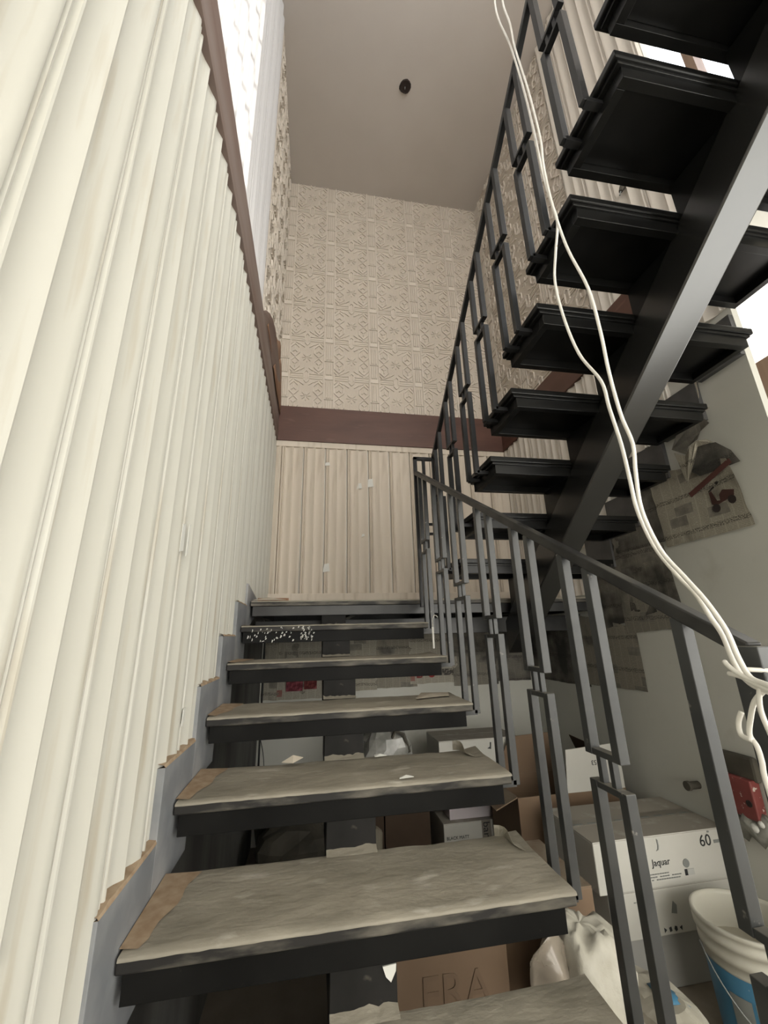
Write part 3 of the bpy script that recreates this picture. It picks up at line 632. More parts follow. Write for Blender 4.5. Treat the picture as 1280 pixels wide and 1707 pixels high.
# ================================================================== NEWSPAPERS
def news(o_, e1, e2, nrm, w, h, m, label, seed, corners=None, crump=0.006, curl=0.0, group='newspaper sheets masking the walls', nx=18, ny=14, parent=None, name='newspaper_sheet'):
    """sheet from corner o_ along e1 (width) and e2 (height); corners = four (u, v) of a cut outline"""
    mb = MB(); mb.uv = []
    e1, e2, nrm, o_ = Vector(e1), Vector(e2), Vector(nrm), Vector(o_)
    cs = corners or [(0, 0), (w, 0), (w, h), (0, h)]
    for j in range(ny + 1):
        for i in range(nx + 1):
            a, b = i / nx, j / ny
            u = (1 - a) * (1 - b) * cs[0][0] + a * (1 - b) * cs[1][0] + a * b * cs[2][0] + (1 - a) * b * cs[3][0]
            v_ = (1 - a) * (1 - b) * cs[0][1] + a * (1 - b) * cs[1][1] + a * b * cs[2][1] + (1 - a) * b * cs[3][1]
            edge = 0.006 * mnoise.noise(Vector((u * 14, v_ * 14, seed)))
            hgt = 0.004 + crump * abs(mnoise.noise(Vector((u * 9, v_ * 9, seed + 5)))) + curl * max(0, a - 0.55) ** 2 * 4 * (0.4 + b)
            p = o_ + e1 * (u + edge) + e2 * (v_ + edge) + nrm * hgt
            mb.v.append(tuple(p)); mb.uv.append((u, v_))
    for j in range(ny):
        for i in range(nx):
            k = j * (nx + 1) + i; mb.f.append((k, k + 1, k + nx + 2, k + nx + 1))
    o = mb.build(name, m, parent, smooth=True)
    if parent is None: tag(o, label, 'newspaper', group)
    return o
back = dict(e1=(1, 0, 0), e2=(0, 0, 1), nrm=(0, -1, 0)); right = dict(e1=(0, -1, 0), e2=(0, 0, 1), nrm=(-1, 0, 0))
nb = [(-0.02, 0.30, 0.34, 0.56, 'news2', 'dark rolled newspaper sheet at the left end under the landing'),
      (0.10, 0.30, 0.44, 0.52, 'news4', 'newspaper sheet with red advertisement left of the lower riser boxes'),
      (0.50, 0.34, 0.40, 0.44, 'news2', 'newspaper sheet of grey classified columns right of the lower riser boxes'),
      (0.88, 0.35, 0.36, 0.43, 'news0', 'newspaper sheet with boxed notices behind the fourth tread'),
      (1.18, 0.37, 0.42, 0.44, 'news4', 'newspaper sheet with red headline behind the right end of the upper treads'),
      (1.56, 0.34, 0.40, 0.45, 'news1', 'newspaper sheet with a dull red picture below the landing beam'),
      (1.92, 0.36, 0.35, 0.46, 'news3', 'soot-black newspaper sheet in the right corner below the landing')]
for k, (x_, z_, w_, h_, m_, lab) in enumerate(nb): news((x_, YB - 0.001 * (k % 3), z_), w=w_, h=h_, m=M[m_], label=lab, seed=k * 3.3, **back)
news((XR, 2.735, 0.385), w=0.80, h=0.49, m=M['news3'], label='blackened newspaper sheet on the right wall beside the corner', seed=31, **right)
news((XR - 0.002, 1.97, 0.40), w=0.55, h=0.62, m=M['news0'], label='newspaper sheet on the right wall behind the lower handrail', seed=34, corners=[(0, 0), (0.545, 0.015), (0.545, 0.37), (0.0, 0.47)], **right)
news((XR - 0.004, 1.50, 0.735), w=0.45, h=0.55, m=M['news1'], label='newspaper sheet stepping up the right wall above the handrail', seed=37, corners=[(0, 0), (0.44, 0.03), (0.40, 0.48), (0, 0.62)], **right)
news((XR - 0.003, 1.68, 0.90), w=0.45, h=0.55, m=M['news3'], label='sooty newspaper sheet behind the foot of the stair beam', seed=39, corners=[(0, -0.13), (0.44, -0.05), (0.40, 0.48), (0, 0.42)], **right)
news((XR - 0.005, 1.46, 1.22), w=0.5, h=0.5, m=M['news3'], label='soot-black newspaper sheet left of the scooter page', seed=44, corners=[(0, 0), (0.42, 0.0), (0.45, 0.50), (0.02, 0.22)], **right)
sc = news((XR - 0.006, 1.075, 1.185), w=0.5, h=0.45, m=M['news2'], label='newspaper sheet printed with a red scooter on the grey wall', seed=41, corners=[(0, 0), (0.475, 0.0), (0.46, 0.33), (-0.02, 0.43)], crump=0.012, curl=0.03, **right)
for (x_, z_, w_, h_, c_) in ((0.17, 0.36, 0.13, 0.075, (0.13, 0.02, 0.03)), (0.31, 0.37, 0.10, 0.075, (0.10, 0.012, 0.012)), (0.455, 0.34, 0.045, 0.14, (0.018, 0.022, 0.05)), (0.17, 0.52, 0.26, 0.06, (0.03, 0.025, 0.02))):
    MB().box(x_, x_ + w_, YB - 0.016, YB - 0.0145, z_, z_ + h_).build('print', mat('print_block', c_, tuple(min(1, q * 3 + 0.05) for q in c_), 40.0, 0.8, 0.45, 0.75), bpy.data.objects['newspaper_sheet.001'])
for (x_, z_, w_, h_, c_) in ((1.215, 0.46, 0.09, 0.035, (0.22, 0.03, 0.028)), (1.235, 0.415, 0.05, 0.03, (0.2, 0.03, 0.03)), (1.46, 0.43, 0.10, 0.05, (0.05, 0.045, 0.04))):
    MB().box(x_, x_ + w_, YB - 0.016, YB - 0.0145, z_, z_ + h_).build('print', mat('print_block', c_, (0.33, 0.3, 0.25), 60.0, 0.8, 0.5, 0.62), bpy.data.objects['newspaper_sheet.004'])
mb = MB(); n = 24
for k in range(n):
    t = 2 * math.pi * k / n
    for R_ in (1.0, 0.62): mb.v.append((1.365 + 0.042 * R_ * math.cos(t), YB - 0.0155, 0.475 + 0.06 * R_ * math.sin(t)))
for k in range(n): mb.f.append((2 * k, 2 * k + 1, (2 * k + 3) % (2 * n), (2 * k + 2) % (2 * n)))
mb.build('oval_print', mat('red_print', (0.24, 0.03, 0.03), rough=0.8), bpy.data.objects['newspaper_sheet.004'], solid=0.001)
# scooter picture: flat print on the sheet
def wp(y, z_):
    u, v_ = 1.075 - y, z_ - 1.185; a, b = u / 0.47, v_ / 0.38
    hgt = 0.004 + 0.012 * abs(mnoise.noise(Vector((u * 9, v_ * 9, 46)))) + 0.03 * max(0, a - 0.55) ** 2 * 4 * (0.4 + b)
    return (XR - 0.006 - hgt - 0.004, y, z_)
M['scoot'] = mat('scooter_print', (0.07, 0.03, 0.024), rough=0.8)
M['scoot2'] = mat('scooter_print_dark', (0.03, 0.022, 0.02), rough=0.8)
def flat(pts, m, parent, name='print'):
    mb = MB(); mb.add([wp(*p) for p in pts], [tuple(range(len(pts)))]); mb.build(name, m, parent, solid=0.0008)
sy, sz_, q_ = 0.700, 1.345, 1.0
def disc(y, z_, R_, m): flat([(y + R_ * math.cos(t), z_ + R_ * math.sin(t)) for t in [i * math.pi / 6 for i in range(12)]], m, sc)
disc(sy + 0.048, sz_ - 0.038, 0.021, M['scoot2']); disc(sy - 0.040, sz_ - 0.022, 0.020, M['scoot2'])
flat([(sy - 0.064, sz_ + 0.018), (sy - 0.010, sz_ + 0.036), (sy + 0.012, sz_ + 0.018), (sy + 0.018, sz_ - 0.022), (sy - 0.055, sz_ - 0.008)], M['scoot'], sc)
flat([(sy + 0.018, sz_ - 0.022), (sy + 0.012, sz_ - 0.010), (sy + 0.032, sz_ - 0.006), (sy + 0.052, sz_ + 0.050), (sy + 0.066, sz_ + 0.044), (sy + 0.066, sz_ - 0.012), (sy + 0.05, sz_ - 0.028)], M['scoot'], sc)
flat([(sy + 0.030, sz_ + 0.062), (sy + 0.066, sz_ + 0.046), (sy + 0.068, sz_ + 0.052), (sy + 0.034, sz_ + 0.070)], M['scoot2'], sc)
disc(sy + 0.012, sz_ + 0.078, 0.008, M['scoot2'])
flat([(0.60, 1.555 - 0.075), (0.86, 1.46 - 0.06), (0.87, 1.485 - 0.06), (0.61, 1.58 - 0.075)], mat('red_headline', (0.12, 0.045, 0.038), rough=0.8), sc, 'headline_strip')
# torn flaps of paper hanging off the wall at the tread ends
def torn(x, pts, m, label, seed, amp=0.016):
    """crumpled scrap: outline in the wall's plane, each corner bent in or out"""
    rs = random.Random(seed); mb = MB()
    mb.v = [(x + rs.uniform(-amp, amp), y_, z_) for y_, z_ in pts]; n = len(pts)
    c = (x - amp * 1.2, sum(p[0] for p in pts) / n, sum(p[1] for p in pts) / n)
    mb.f = [tuple(range(n))]; mb.uv = [(p[1], p[2]) for p in mb.v]
    o = mb.build('torn_paper', m, solid=0.0012); tag(o, label, 'paper', 'torn newspaper scraps on the right wall'); return o
torn(2.236, [(0.789, 1.769), (0.725, 1.768), (0.678, 1.758), (0.641, 1.704), (0.70, 1.69), (0.722, 1.659), (0.787, 1.648), (0.809, 1.615), (0.862, 1.667)], M['news1'], 'dark folded newspaper scrap at the tread end above the scooter page', 1)
torn(2.214, [(0.853, 1.644), (0.796, 1.601), (0.75, 1.629), (0.712, 1.643), (0.667, 1.63), (0.641, 1.601), (0.718, 1.615), (0.754, 1.542), (0.818, 1.458)], M['news2'], 'pale torn newspaper flap with a long pointed tip', 2, 0.008)
torn(2.262, [(0.694, 1.978), (0.671, 1.962), (0.677, 1.879), (0.701, 1.822), (0.729, 1.822)], M['paper_plain'], 'narrow pale paper strip hanging above the folded scrap', 3, 0.006)
torn(2.245, [(0.693, 1.812), (0.669, 1.814), (0.63, 1.783), (0.689, 1.775)], M['paper_plain'], 'tiny pale paper tab between strip and folded scrap', 4, 0.004)
torn(2.246, [(0.743, 1.637), (0.654, 1.609), (0.599, 1.541), (0.575, 1.475), (0.669, 1.475), (0.775, 1.485), (0.813, 1.53)], M['news3'], 'dark curled top corner of newspaper above the red scooter', 5, 0.006)  # dark sheet in place of the shadow inside the page's curl

# ================================================================== STORED GOODS UNDER THE STAIRS
def carton(name, x0, x1, y0, y1, za, zb_, m, label, cat='box', group=None, tape=True, tm=None):
    e = empty(name, ((x0 + x1) / 2, (y0 + y1) / 2, za), label, cat, group)
    MB().box(x0, x1, y0, y1, za, zb_ - 0.004).build('body', m, e, bevel=0.004)
    ym = (y0 + y1) / 2
    MB().box(x0 + 0.001, x1 - 0.001, y0 + 0.001, ym - 0.001, zb_ - 0.004, zb_).build('top_flap', m, e, bevel=0.001)
    MB().box(x0 + 0.001, x1 - 0.001, ym + 0.001, y1 - 0.001, zb_ - 0.004, zb_).build('top_flap', m, e, bevel=0.001)
    return e
# the three long white boxes against the right wall
GW = 'long white boxes stacked by the right wall'
b1 = carton('cardboard_box', 1.576, 2.255, 1.10, 1.47, -0.303, -0.115, M['white_box'], 'top white box of the stack, with leaf logo', 'box', GW)
b2 = carton('cardboard_box', 1.615, 2.255, 1.105, 1.47, -0.468, -0.304, M['white_box'], 'middle white box of the stack, with row of small icons', 'box', GW)
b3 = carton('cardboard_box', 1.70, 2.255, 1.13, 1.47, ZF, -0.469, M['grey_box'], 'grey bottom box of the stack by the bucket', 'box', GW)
YF = 1.0985
text('Jaquar', 0.036, M['ink'], b1, (1.889, YF, -0.214), (1, 0, 0.0), (0.0, 0, 1), name='logo_lettering')
lf_ = MB(); lf_.prism([(1.876, -0.172), (1.889, -0.168), (1.893, -0.155), (1.892, -0.132), (1.886, -0.128), (1.887, -0.150), (1.884, -0.165)], 'y', YF - 0.001, YF + 0.001); lf_.build('leaf_logo', M['ink_grey'], b1)
text('60', 0.062, M['ink'], b1, (2.132, YF, -0.158), (1, 0, 0), (0, 0, 1), name='number_print')
MB().box(2.150, 2.160, YF - 0.001, YF + 0.001, -0.128, -0.122).build('print', M['ink_grey'], b1)
MB().box(2.175, 2.225, YF - 0.001, YF + 0.001, -0.170, -0.158).build('print', M['ink_grey'], b1)
mb = MB(); mb.prism([(2.012 + 0.016 * math.cos(t), -0.229 + 0.016 * math.sin(t)) for t in [i * math.pi / 8 for i in range(16)]], 'y', YF - 0.001, YF + 0.001); mb.build('round_seal', M['ink_grey'], b1)
MB().box(1.998, 2.010, YF - 0.001, YF + 0.001, -0.272, -0.250).build('print', M['ink'], b1); MB().box(2.012, 2.045, YF - 0.001, YF + 0.001, -0.272, -0.250).build('print', mat('pale_grey_print', (0.42, 0.42, 0.40)), b1)
for k, (xa, xb_) in enumerate(((1.825, 1.93), (1.825, 1.985), (1.83, 1.975))):
    n = int((xb_ - xa) / 0.012)
    for q in range(n):
        if random.random() < 0.85: MB().box(xa + q * 0.012, xa + q * 0.012 + 0.0095, YF - 0.0008, YF + 0.001, -0.255 - k * 0.010, -0.2515 - k * 0.010).build('print', M['ink_grey'], b1)
for q in range(4):
    MB().box(1.62 + 0.0115 * q, 1.629 + 0.0115 * q, YF - 0.0008, YF + 0.001, -0.160, -0.157).build('print', M['ink_grey'], b1)
    MB().box(1.73 + 0.0125 * q, 1.74 + 0.0125 * q, 1.1042, 1.1052, -0.345, -0.341).build('print', M['ink_grey'], b2)
for q in range(4):
    c_ = (1.855 + q * 0.026, -0.448); mb = MB(); mb.prism([(c_[0] + 0.008 * math.cos(t + q), c_[1] + 0.010 * math.sin(t + q)) for t in [i * 2 * math.pi / (3 + q % 3) for i in range(3 + q % 3)]], 'y', 1.1036, 1.1055); mb.build('icon', M['ink'], b2)
mb = MB(); mb.prism([(1.90, -0.395), (1.925, -0.400), (1.93, -0.37), (1.915, -0.355)], 'y', 1.1036, 1.1055); mb.build('icon', M['ink_grey'], b2)
mb = MB().box(1.58, 2.25, 1.255, 1.315, -0.1155, -0.1142); mb.build('tape', M['tape'], b1)
for q in range(9): MB().box(1.60 + q * 0.072, 1.645 + q * 0.072, 1.262, 1.276, -0.1145, -0.1136).build('tape_print', M['ink_grey'], b1)
# open carton behind, with raised flaps
oc = empty('open_carton', (1.85, 1.78, ZF), 'open brown carton with raised flaps behind the white box', 'box')
ob = MB(); x0, x1, y0, y1, zt_ = 1.50, 2.17, 1.62, 2.00, -0.11
for bx in ((x0, x1, y0, y0 + 0.006), (x0, x1, y1 - 0.006, y1), (x0, x0 + 0.006, y0 + 0.006, y1 - 0.006), (x1 - 0.006, x1, y0 + 0.006, y1 - 0.006)): ob.box(bx[0], bx[1], bx[2], bx[3], ZF, zt_)
ob.box(x0 + 0.006, x1 - 0.006, y0 + 0.006, y1 - 0.006, ZF, ZF + 0.006); ob.build('body', M['carton'], oc)
MB().prism([(1.80, zt_), (2.165, zt_), (2.165, 0.122), (1.822, 0.104)], 'y', y0 - 0.002, y0 + 0.004).build('front_flap', M['white_box'], oc)
text('53', 0.035, M['ink'], oc, (1.99, y0 - 0.0035, 0.03), (-1, 0, 0), (0, 0, -1), name='print')
MB().prism([(1.54, zt_), (1.95, zt_), (1.955, 0.115), (1.66, 0.105)], 'y', y1 - 0.004, y1 + 0.002).build('back_flap', M['carton'], oc)
MB().bar((x0 - 0.13, (y0 + y1) / 2, zt_ - 0.05), (x0, (y0 + y1) / 2, zt_), 0.005, 0.37, (0, 1, 0)).build('side_flap', M['carton'], oc)
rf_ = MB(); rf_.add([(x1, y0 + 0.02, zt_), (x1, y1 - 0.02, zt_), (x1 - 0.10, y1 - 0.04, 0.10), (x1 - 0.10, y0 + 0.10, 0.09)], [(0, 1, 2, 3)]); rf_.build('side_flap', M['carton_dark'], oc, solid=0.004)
# small white boxes farther back
GS = 'small white boxes stacked at the back'
c1 = carton('cardboard_box', 1.185, 1.70, 2.02, 2.36, ZF, -0.352, M['white_box'], 'white box lettered BLACK MATT under the third tread', 'box', GS)
text('BLACK MATT', 0.024, M['ink'], c1, (1.272, 2.0185, -0.428), (1, 0, 0), (0, 0, 1), name='lettering')
MB().box(1.43, 1.49, 2.0188, 2.02, -0.50, -0.353).build('tape', M['tape'], c1)
text('bar', 0.062, M['ink'], c1, (1.459, 2.0182, -0.40), (0, 0, -1), (1, 0, 0), name='tape_lettering')
MB().box(1.43, 1.49, 2.02, 2.36, -0.3525, -0.3508).build('tape', M['tape'], c1)
c2 = MB().box(1.24, 1.60, 2.06, 2.30, -0.351, -0.285).build('flat_box', M['lilac'], bevel=0.003); tag(c2, 'thin pale lilac box lying on the lettered white box', 'box')
MB().box(1.24, 1.60, 2.06, 2.30, -0.285, -0.281).build('lid', M['lilac'], c2)
c3 = carton('cardboard_box', 1.19, 1.74, 2.04, 2.34, -0.280, 0.095, M['white_box'], 'highest white box seen between the third and fourth treads', 'box', GS)
mb = MB(); mb.prism([(1.52, 0.035), (1.545, 0.03), (1.55, 0.07), (1.54, 0.07), (1.538, 0.045)], 'y', 2.0385, 2.0405); mb.build('hook_logo', M['ink'], c3)
# dark boxes and bags
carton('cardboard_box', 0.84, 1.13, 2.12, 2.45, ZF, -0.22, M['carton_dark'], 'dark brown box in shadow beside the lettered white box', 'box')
wo = MB(); wo.prism([(0.715, ZF), (0.80, ZF), (0.808, -0.36), (0.775, -0.335), (0.735, -0.352)], 'y', 2.02, 2.06); o = wo.build('wood_offcut', M['wood_pale'], bevel=0.003); tag(o, 'pale upright offcut of wood behind the second tread', 'wood')
MB().box(0.713, 0.722, 2.005, 2.02, ZF, -0.20).build('split_edge', M['wood_pale'], o)
def blob(name, c, rx, ry, rz, m, label, cat, seed, amp=0.22, n=20, fold=0.0):
    mb = MB(); nv = n; nh = n // 2
    for j in range(nh + 1):
        ph = math.pi * j / nh
        for i in range(nv):
            th = 2 * math.pi * i / nv; v_ = Vector((math.sin(ph) * math.cos(th), math.sin(ph) * math.sin(th), -math.cos(ph)))
            q = 1 + amp * mnoise.noise(v_ * 2.1 + Vector((seed, 0, 0))) + amp * 0.6 * abs(mnoise.noise(v_ * 5.3 + Vector((0, seed, 0))))
            if fold: q += fold * abs(mnoise.noise(Vector((v_.x * 4, v_.y * 4, v_.z * 2.2 + seed)))) + fold * 0.5 * abs(mnoise.noise(v_ * 9))
            sq = [math.copysign(abs(t) ** 0.75, t) for t in v_]
            mb.v.append((c[0] + rx * sq[0] * q, c[1] + ry * sq[1] * q, max(c[2] - rz * 0.97, c[2] + rz * sq[2] * q)))
    for j in range(nh):
        for i in range(nv): mb.f.append((j * nv + i, j * nv + (i + 1) % nv, (j + 1) * nv + (i + 1) % nv, (j + 1) * nv + i))
    o = mb.build(name, m, smooth=False); tag(o, label, cat); return o
pb = blob('plastic_bag', (0.86, 2.25, -0.03), 0.18, 0.13, 0.19, M['bag_grey'], 'crumpled grey plastic bag seen between third and fourth treads', 'bag', 3, amp=0.3)
mb = MB(); mb.box(0.68, 1.03, 2.14, 2.42, ZF, -0.20)
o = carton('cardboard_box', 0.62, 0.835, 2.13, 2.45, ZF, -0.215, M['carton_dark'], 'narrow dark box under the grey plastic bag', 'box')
kn = MB().tube([(0.90, 2.15, 0.10), (0.92, 2.13, 0.155), (0.98, 2.14, 0.13), (1.02, 2.16, 0.02)], 0.012, 6).build('bag_handle', M['bag_dark'], pb)
blob('dark_sack', (0.32, 2.12, -0.47), 0.24, 0.18, 0.19, M['bag_dark'], 'dark lumpy sack in the shadow under the second tread', 'sack', 8)
blob('dark_sack', (0.15, 2.54, -0.42), 0.13, 0.12, 0.23, M['bag_dark'], 'taller dark sack standing in the corner behind the lumpy one', 'sack', 12)
# brown carton directly behind the lowest tread
eb = carton('cardboard_box', 0.592, 0.965, 0.66, 0.98, ZF, -0.03, M['carton'], 'brown cardboard box with faint ERA lettering behind the lowest tread', 'box')
text('ERA', 0.12, M['ink_faint'], eb, (0.80, 0.6585, -0.225), (1, 0, 0), (0, 0, 1), name='faint_lettering')
eb2 = carton('cardboard_box', 0.985, 1.36, 0.80, 1.15, ZF, -0.10, M['carton'], 'brown cardboard box behind the crumpled white sack', 'box')
# crumpled white sack and its loose film
sk = blob('crumpled_sack', (1.20, 0.64, -0.375), 0.125, 0.12, 0.275, M['sack'], 'crumpled white plastic sack standing right of the lowest tread', 'sack', 21, amp=0.16, n=48, fold=0.10)
for q in sk.data.polygons: q.use_smooth = True
fm = MB(); n = 12
for i in range(n + 1):
    for j in range(n + 1):
        a, b = i / n, j / n; p = Vector((1.0 + 0.14 * a, 0.58 + 0.02 * math.sin(5 * a + 3 * b), -0.30 + 0.20 * b + 0.03 * a - 0.06 * (2 * a - 0.9) ** 2))
        p += Vector((0, 0.035 * mnoise.noise(p * 14), 0.02 * mnoise.noise(p * 9))); fm.v.append(tuple(p))
for i in range(n):
    for j in range(n): k = i * (n + 1) + j; fm.f.append((k, k + 1, k + n + 2, k + n + 1))
fm.build('loose_film', M['film_brown'], sk, smooth=True, solid=0.001)
# white and blue bag on the floor
bb = blob('putty_bag', (1.545, 0.80, -0.535), 0.13, 0.19, 0.12, M['sack'], 'white and blue bag lying on the floor before the stacked boxes', 'bag', 33, amp=0.12)
mb = MB()
for i in range(9):
    t = -0.6 + 1.2 * i / 8
    for s_ in (0, 1): mb.v.append((1.545 + 0.142 * math.sin(t + 0.5), 0.74 + 0.09 * s_, -0.535 + 0.128 * math.cos(t + 0.5)))
for i in range(8): mb.f.append((2 * i, 2 * i + 1, 2 * i + 3, 2 * i + 2))
mb.build('blue_print', M['blue'], bb, smooth=True, solid=0.002)
# paint bucket
bc = (1.985, 0.835, ZF); RB = 0.165
bk = empty('paint_bucket', bc, 'white plastic paint bucket with blue label beside the boxes', 'bucket')
MB().lathe([(0.0, 0.002), (0.128, 0.0), (0.134, 0.006), (0.150, 0.26), (0.153, 0.285), (0.160, 0.287), (0.161, 0.305), (0.156, 0.308), (0.157, 0.33), (0.166, 0.333), (0.168, 0.352), (0.162, 0.354), (0.163, 0.368), (0.169, 0.372), (0.169, 0.384), (0.160, 0.386), (0.156, 0.37), (0.150, 0.28), (0.146, 0.26)], bc, 48).build('body', M['plastic_white'], bk, smooth=True)
MB().lathe([(0.0, 0.275), (0.08, 0.280), (0.149, 0.268)], bc, 40).build('dried_putty', M['putty'], bk, smooth=True)
lb = MB(); n = 40
for i in range(n + 1):
    a = math.radians(150 + 170 * i / n)
    for R_, z_ in ((0.1395, 0.05), (0.1455, 0.15), (0.1515, 0.255)): lb.v.append((bc[0] + (R_ + 0.0015) * math.cos(a), bc[1] + (R_ + 0.0015) * math.sin(a), bc[2] + z_))
for i in range(n):
    for q in range(2): lb.f.append((i * 3 + q, i * 3 + q + 1, i * 3 + q + 4, i * 3 + q + 3))
lab = lb.build('blue_label', M['blue'], bk, smooth=True)
for a0, a1, za, zb_, mm in ((188, 212, 0.09, 0.20, M['ink_grey']), (216, 228, 0.16, 0.20, M['plastic_white']), (217, 224, 0.08, 0.14, M['plastic_white'])):
    mb = MB(); n = 8
    for i in range(n + 1):
        a = math.radians(a0 + (a1 - a0) * i / n)
        for z_ in (za, zb_):
            R_ = 0.1395 + (z_ - 0.05) * 0.06 + 0.0035; mb.v.append((bc[0] + R_ * math.cos(a), bc[1] + R_ * math.sin(a), bc[2] + z_))
    for i in range(n): mb.f.append((2 * i, 2 * i + 1, 2 * i + 3, 2 * i + 2))
    mb.build('label_print', mm, bk, smooth=True)
hd = [(bc[0] + 0.172 * math.cos(t), bc[1] + 0.172 * math.sin(t), bc[2] + 0.30 - 0.22 * math.sin((t - math.pi * 0.9) / 1.1)) for t in [math.pi * 0.9 + 1.1 * math.pi * i / 24 * 1.0 for i in range(25)]]
MB().tube(hd, 0.0025, 6).build('wire_handle', M['ink_grey'], bk, smooth=True)

# ---- pipe fitting with red cover in the right wall
rv = empty('valve_fitting', (XR, 0.97, 0.0), 'red covered plumbing fitting set into the grey wall', 'fitting')
MB().box(XR - 0.03, XR, 0.885, 1.055, 0.115, 0.215).build('chased_recess', M['bag_dark'], rv, bevel=0.012)
MB().box(XR - 0.055, XR - 0.006, 0.90, 1.035, -0.028, 0.125).build('red_cover', M['red'], rv, bevel=0.006)
mb = MB()
for i in range(9):
    for j in range(6):
        y_ = 0.875 + 0.185 * i / 8; z_ = -0.105 + 0.09 * j / 5 + 0.02 * math.sin(i * 2.1); mb.v.append((XR - 0.02 - 0.035 * math.sin(math.pi * i / 8) * math.sin(math.pi * j / 5) - 0.012 * random.random(), y_, z_))
for i in range(8):
    for j in range(5): k = i * 6 + j; mb.f.append((k, k + 1, k + 7, k + 6))
mb.build('mortar_patch', M['cement'], rv, smooth=True, solid=0.02)
for (y_, z_, R_) in ((1.02, -0.02, 0.018), (0.93, -0.055, 0.02), (0.895, -0.03, 0.014)):
    b_ = MB().lathe([(0, 0.0), (R_, 0.004), (R_ * 0.7, 0.02), (0, 0.024)], (0, 0, 0), 10); b_.v = [(XR - 0.052 - p[2] * 0.5, y_ + p[0], z_ + p[1]) for p in b_.v]; b_.build('filler_blob', M['white_filler'], rv, smooth=True)
for (y_, z_) in ((1.052, 0.055), (1.050, 0.005)):
    MB().tube([(XR - 0.002, y_, z_), (XR - 0.05, y_, z_)], 0.017, 14).build('pipe_end', M['black'], rv, smooth=True)
MB().tube([(XR - 0.03, 0.925, 0.035), (XR - 0.058, 0.925, 0.035)], 0.013, 14).build('screw_hole', M['hole'], rv)
MB().tube([(XR - 0.012, 1.065, -0.10), (XR - 0.012, 1.065, -0.16)], 0.009, 10).build('pipe_nipple', M['cement'], rv)
MB().tube([(XR - 0.006, 1.064, -0.16), (XR - 0.006, 1.066, -0.33)], 0.004, 8).build('pipe_tail', M['plastic_white'], rv)
ps = MB().tube([(XR - 0.001, 1.225, 0.012), (XR - 0.055, 1.225, 0.012)], 0.017, 16).build('pipe_stub', M['bag_dark'], smooth=False); tag(ps, 'short dark pipe stub poking out of the grey wall', 'pipe')
MB().tube([(XR - 0.055, 1.225, 0.012), (XR - 0.07, 1.225, 0.012)], 0.021, 16).build('pipe_cap', M['bag_dark'], ps)

# ---- ceiling outlet and little odds and ends
hc = MB(); hc.lathe([(0.0, -0.004), (0.040, -0.006), (0.052, -0.012), (0.058, 0.0), (0.0, 0.0)], (1.13, 1.675, ZC), 14)
hc.v = [(p[0] + 0.008 * mnoise.noise(Vector(p) * 21), p[1] + 0.012 * mnoise.noise(Vector(p) * 17 + Vector((3, 0, 0))), p[2]) for p in hc.v]
o = hc.build('ceiling_hole', M['hole']); tag(o, 'small dark round hole left in the ceiling for a lamp', 'hole')
MB().tube([(1.13, 1.675, ZC), (1.125, 1.67, ZC - 0.05)], 0.004, 6).build('wire_end', M['ink_grey'], o)
hw = MB().tube(smooth_path([(-0.012, 2.70, 0.97), (-0.005, 2.69, 0.5), (-0.005, 2.70, 0.12), (0.0, 2.70, -0.35)]), 0.007, 8).build('hanging_cable', M['wire_black'], smooth=True); tag(hw, 'thin black cable hanging in the dark corner under the landing', 'cable')
MB().tube([(-0.005, 2.70, 0.14), (-0.004, 2.695, 0.05)], 0.016, 8, [1.0, 0.5]).build('tape_knot', M['wire_black'], hw)
MB().tube(smooth_path([(-0.004, 2.695, 0.06), (0.03, 2.70, -0.08), (0.05, 2.70, -0.3)]), 0.003, 6).build('loose_strand', M['wire_black'], hw)
rg = MB().tube([(XR - 0.003, 0.757, 3.49), (XR - 0.03, 0.76, 3.47), (XR - 0.05, 0.765, 3.43)], 0.020, 8, [0.5, 1.0, 0.6]).build('wire_stub', M['bag_dark']); tag(rg, 'dark taped wire stub poking from the upper right wall', 'wire')
MB().tube([(XR - 0.05, 0.765, 3.43), (XR - 0.06, 0.77, 3.40)], 0.004, 6).build('bare_end', M['ink_grey'], rg)
st_ = MB().tube(smooth_path([(1.01, 1.40, 0.80), (1.008, 1.39, 0.84), (1.02, 1.385, 0.862), (1.035, 1.38, 0.85)]), 0.003, 6).build('plastic_tie', M['wire'], smooth=True); tag(st_, 'thin white plastic tie hooked at the right end of the fifth tread', 'tie')
MB().box(1.004, 1.014, 1.398, 1.402, 0.69, 0.80).build('loose_tail', M['wire'], st_)
def scrap(name, pts, z_, m, label, cat, lift=0.004):
    mb = MB(); c = Vector((sum(p[0] for p in pts) / len(pts), sum(p[1] for p in pts) / len(pts), z_ + lift * 2.2)); n = len(pts)
    mb.v = [tuple(c)] + [(p[0], p[1], z_ + lift * random.uniform(0.2, 1.5)) for p in pts]; mb.f = [(0, 1 + i, 1 + (i + 1) % n) for i in range(n)]
    o = mb.build(name, m, solid=0.0015); tag(o, label, cat); return o
scrap('paper_scrap', [(0.80, 3 * g + 0.13), (0.96, 3 * g + 0.17), (0.975, 3 * g + 0.235), (0.86, 3 * g + 0.27)], 3 * r + 0.010, M['paper_plain'], 'folded paper offcut lying on the right of the fourth tread', 'paper')
scrap('plaster_chip', [(0.60, 2 * g + 0.262), (0.645, 2 * g + 0.268), (0.64, 2 * g + 0.282), (0.60, 2 * g + 0.28)], 2 * r + 0.009, M['white_filler'], 'white plaster chip at the back of the third tread', 'chip')
scrap('plaster_chip', [(0.64, 2 * g + 0.012), (0.685, 2 * g + 0.010), (0.68, 2 * g + 0.028), (0.645, 2 * g + 0.030)], 2 * r + 0.009, M['white_filler'], 'white plaster chip near the front edge of the third tread', 'chip')
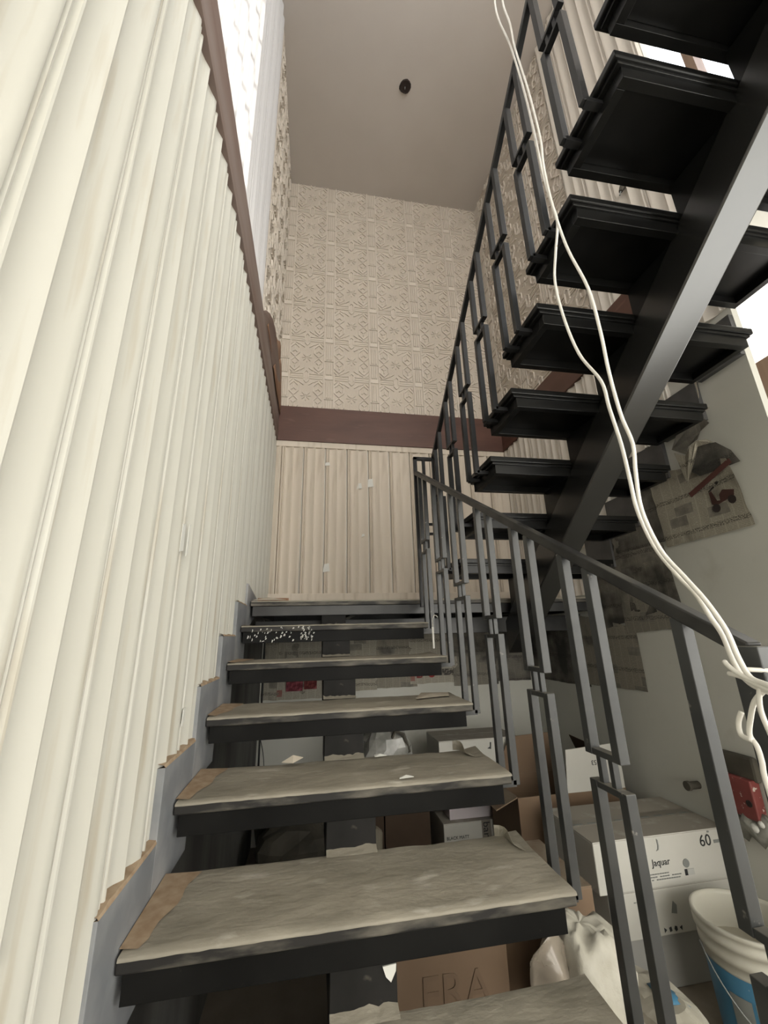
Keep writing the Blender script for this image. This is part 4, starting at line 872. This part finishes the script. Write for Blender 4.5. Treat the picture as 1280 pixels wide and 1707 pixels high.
scrap('paper_knot', [(0.27, 2 * g + 0.262), (0.31, 2 * g + 0.25), (0.345, 2 * g + 0.27), (0.31, 2 * g + 0.285)], 2 * r + 0.009, M['paper_plain'], 'crumpled bit of paper at the back left of the third tread', 'paper', 0.012)
scrap('landing_litter', [(0.01, YL + 0.01), (0.12, YL + 0.02), (0.20, YL + 0.05), (0.10, YL + 0.10), (0.02, YL + 0.09)], z0 + 0.006, M['paper_plain'], 'crumpled dusty paper at the left edge of the landing', 'paper', 0.010)
MB().tube([(0.02, YL + 0.145, z0 + 0.022), (0.21, YL + 0.155, z0 + 0.022)], 0.011, 6).build('wood_splinter', M['veneer']).__setitem__('label', 'brown splinter of wood at the left corner of the landing')
bpy.data.objects['wood_splinter']['category'] = 'splinter'
def curl(x, y, z_, m, label, h=0.05):
    mb = MB(); n = 8
    for i in range(n + 1):
        t = i / n
        for s_ in (0, 1):
            mb.v.append((x + 0.05 * t + 0.01 * math.sin(6 * t), y - 0.10 * t * (0.4 + 0.6 * s_), z_ + (h * (1 - t) * s_) * (0.7 + 0.3 * math.sin(5 * t))))
    for i in range(n): mb.f.append((2 * i, 2 * i + 1, 2 * i + 3, 2 * i + 2))
    o = mb.build('torn_film', m, solid=0.001); tag(o, label, 'film'); return o
curl(0.925, 1 * g + 0.29, 1 * r + 0.008, M['sheet'], 'torn film curling up at the back right corner of the second tread', 0.04)
curl(0.905, 2 * g + 0.29, 2 * r + 0.008, M['sheet'], 'torn film curling up at the back right corner of the third tread', 0.045)
for k, (y_, z_, w_, h_) in enumerate(((0.385, 1.0, 0.035, 0.09), (0.45, 1.0, 0.012, 0.10), (0.60, 0.52, 0.02, 0.05))):
    mb = MB(); mb.add([(XW + 0.0215, y_, z_), (XW + 0.0215, y_ + w_, z_ + 0.01), (XW + 0.0215, y_ + w_ * 0.9, z_ + h_), (XW + 0.0215, y_ + w_ * 0.2, z_ + h_ * 0.92)], [(0, 1, 2, 3)])
    mb.build('filler_patch', M['white_filler'], wl, solid=0.003)
mb = MB(); mb.add([(0.533, 0.3055, 0.078), (0.563, 0.3055, 0.080), (0.562, 0.3055, 0.068), (0.551, 0.3055, 0.050), (0.540, 0.3055, 0.060)], [(0, 1, 2, 3, 4)])
mb.build('plaster_splash', M['white_filler'], lf, solid=0.003)
for k, (x_, z_, w_, h_) in enumerate(((0.44, 1.30, 0.06, 0.08), (0.44, 2.30, 0.05, 0.04), (0.74, 2.08, 0.05, 0.06), (0.84, 2.10, 0.06, 0.09), (0.78, 1.62, 0.03, 0.03))):
    mb = MB(); mb.add([(x_, YB - 0.019, z_), (x_ + w_, YB - 0.019, z_ + 0.01), (x_ + w_ * 0.85, YB - 0.019, z_ + h_), (x_ + w_ * 0.2, YB - 0.019, z_ + h_ * 0.9)], [(0, 1, 2, 3)])
    mb.build('filler_patch', M['white_filler'], wb, solid=0.003)
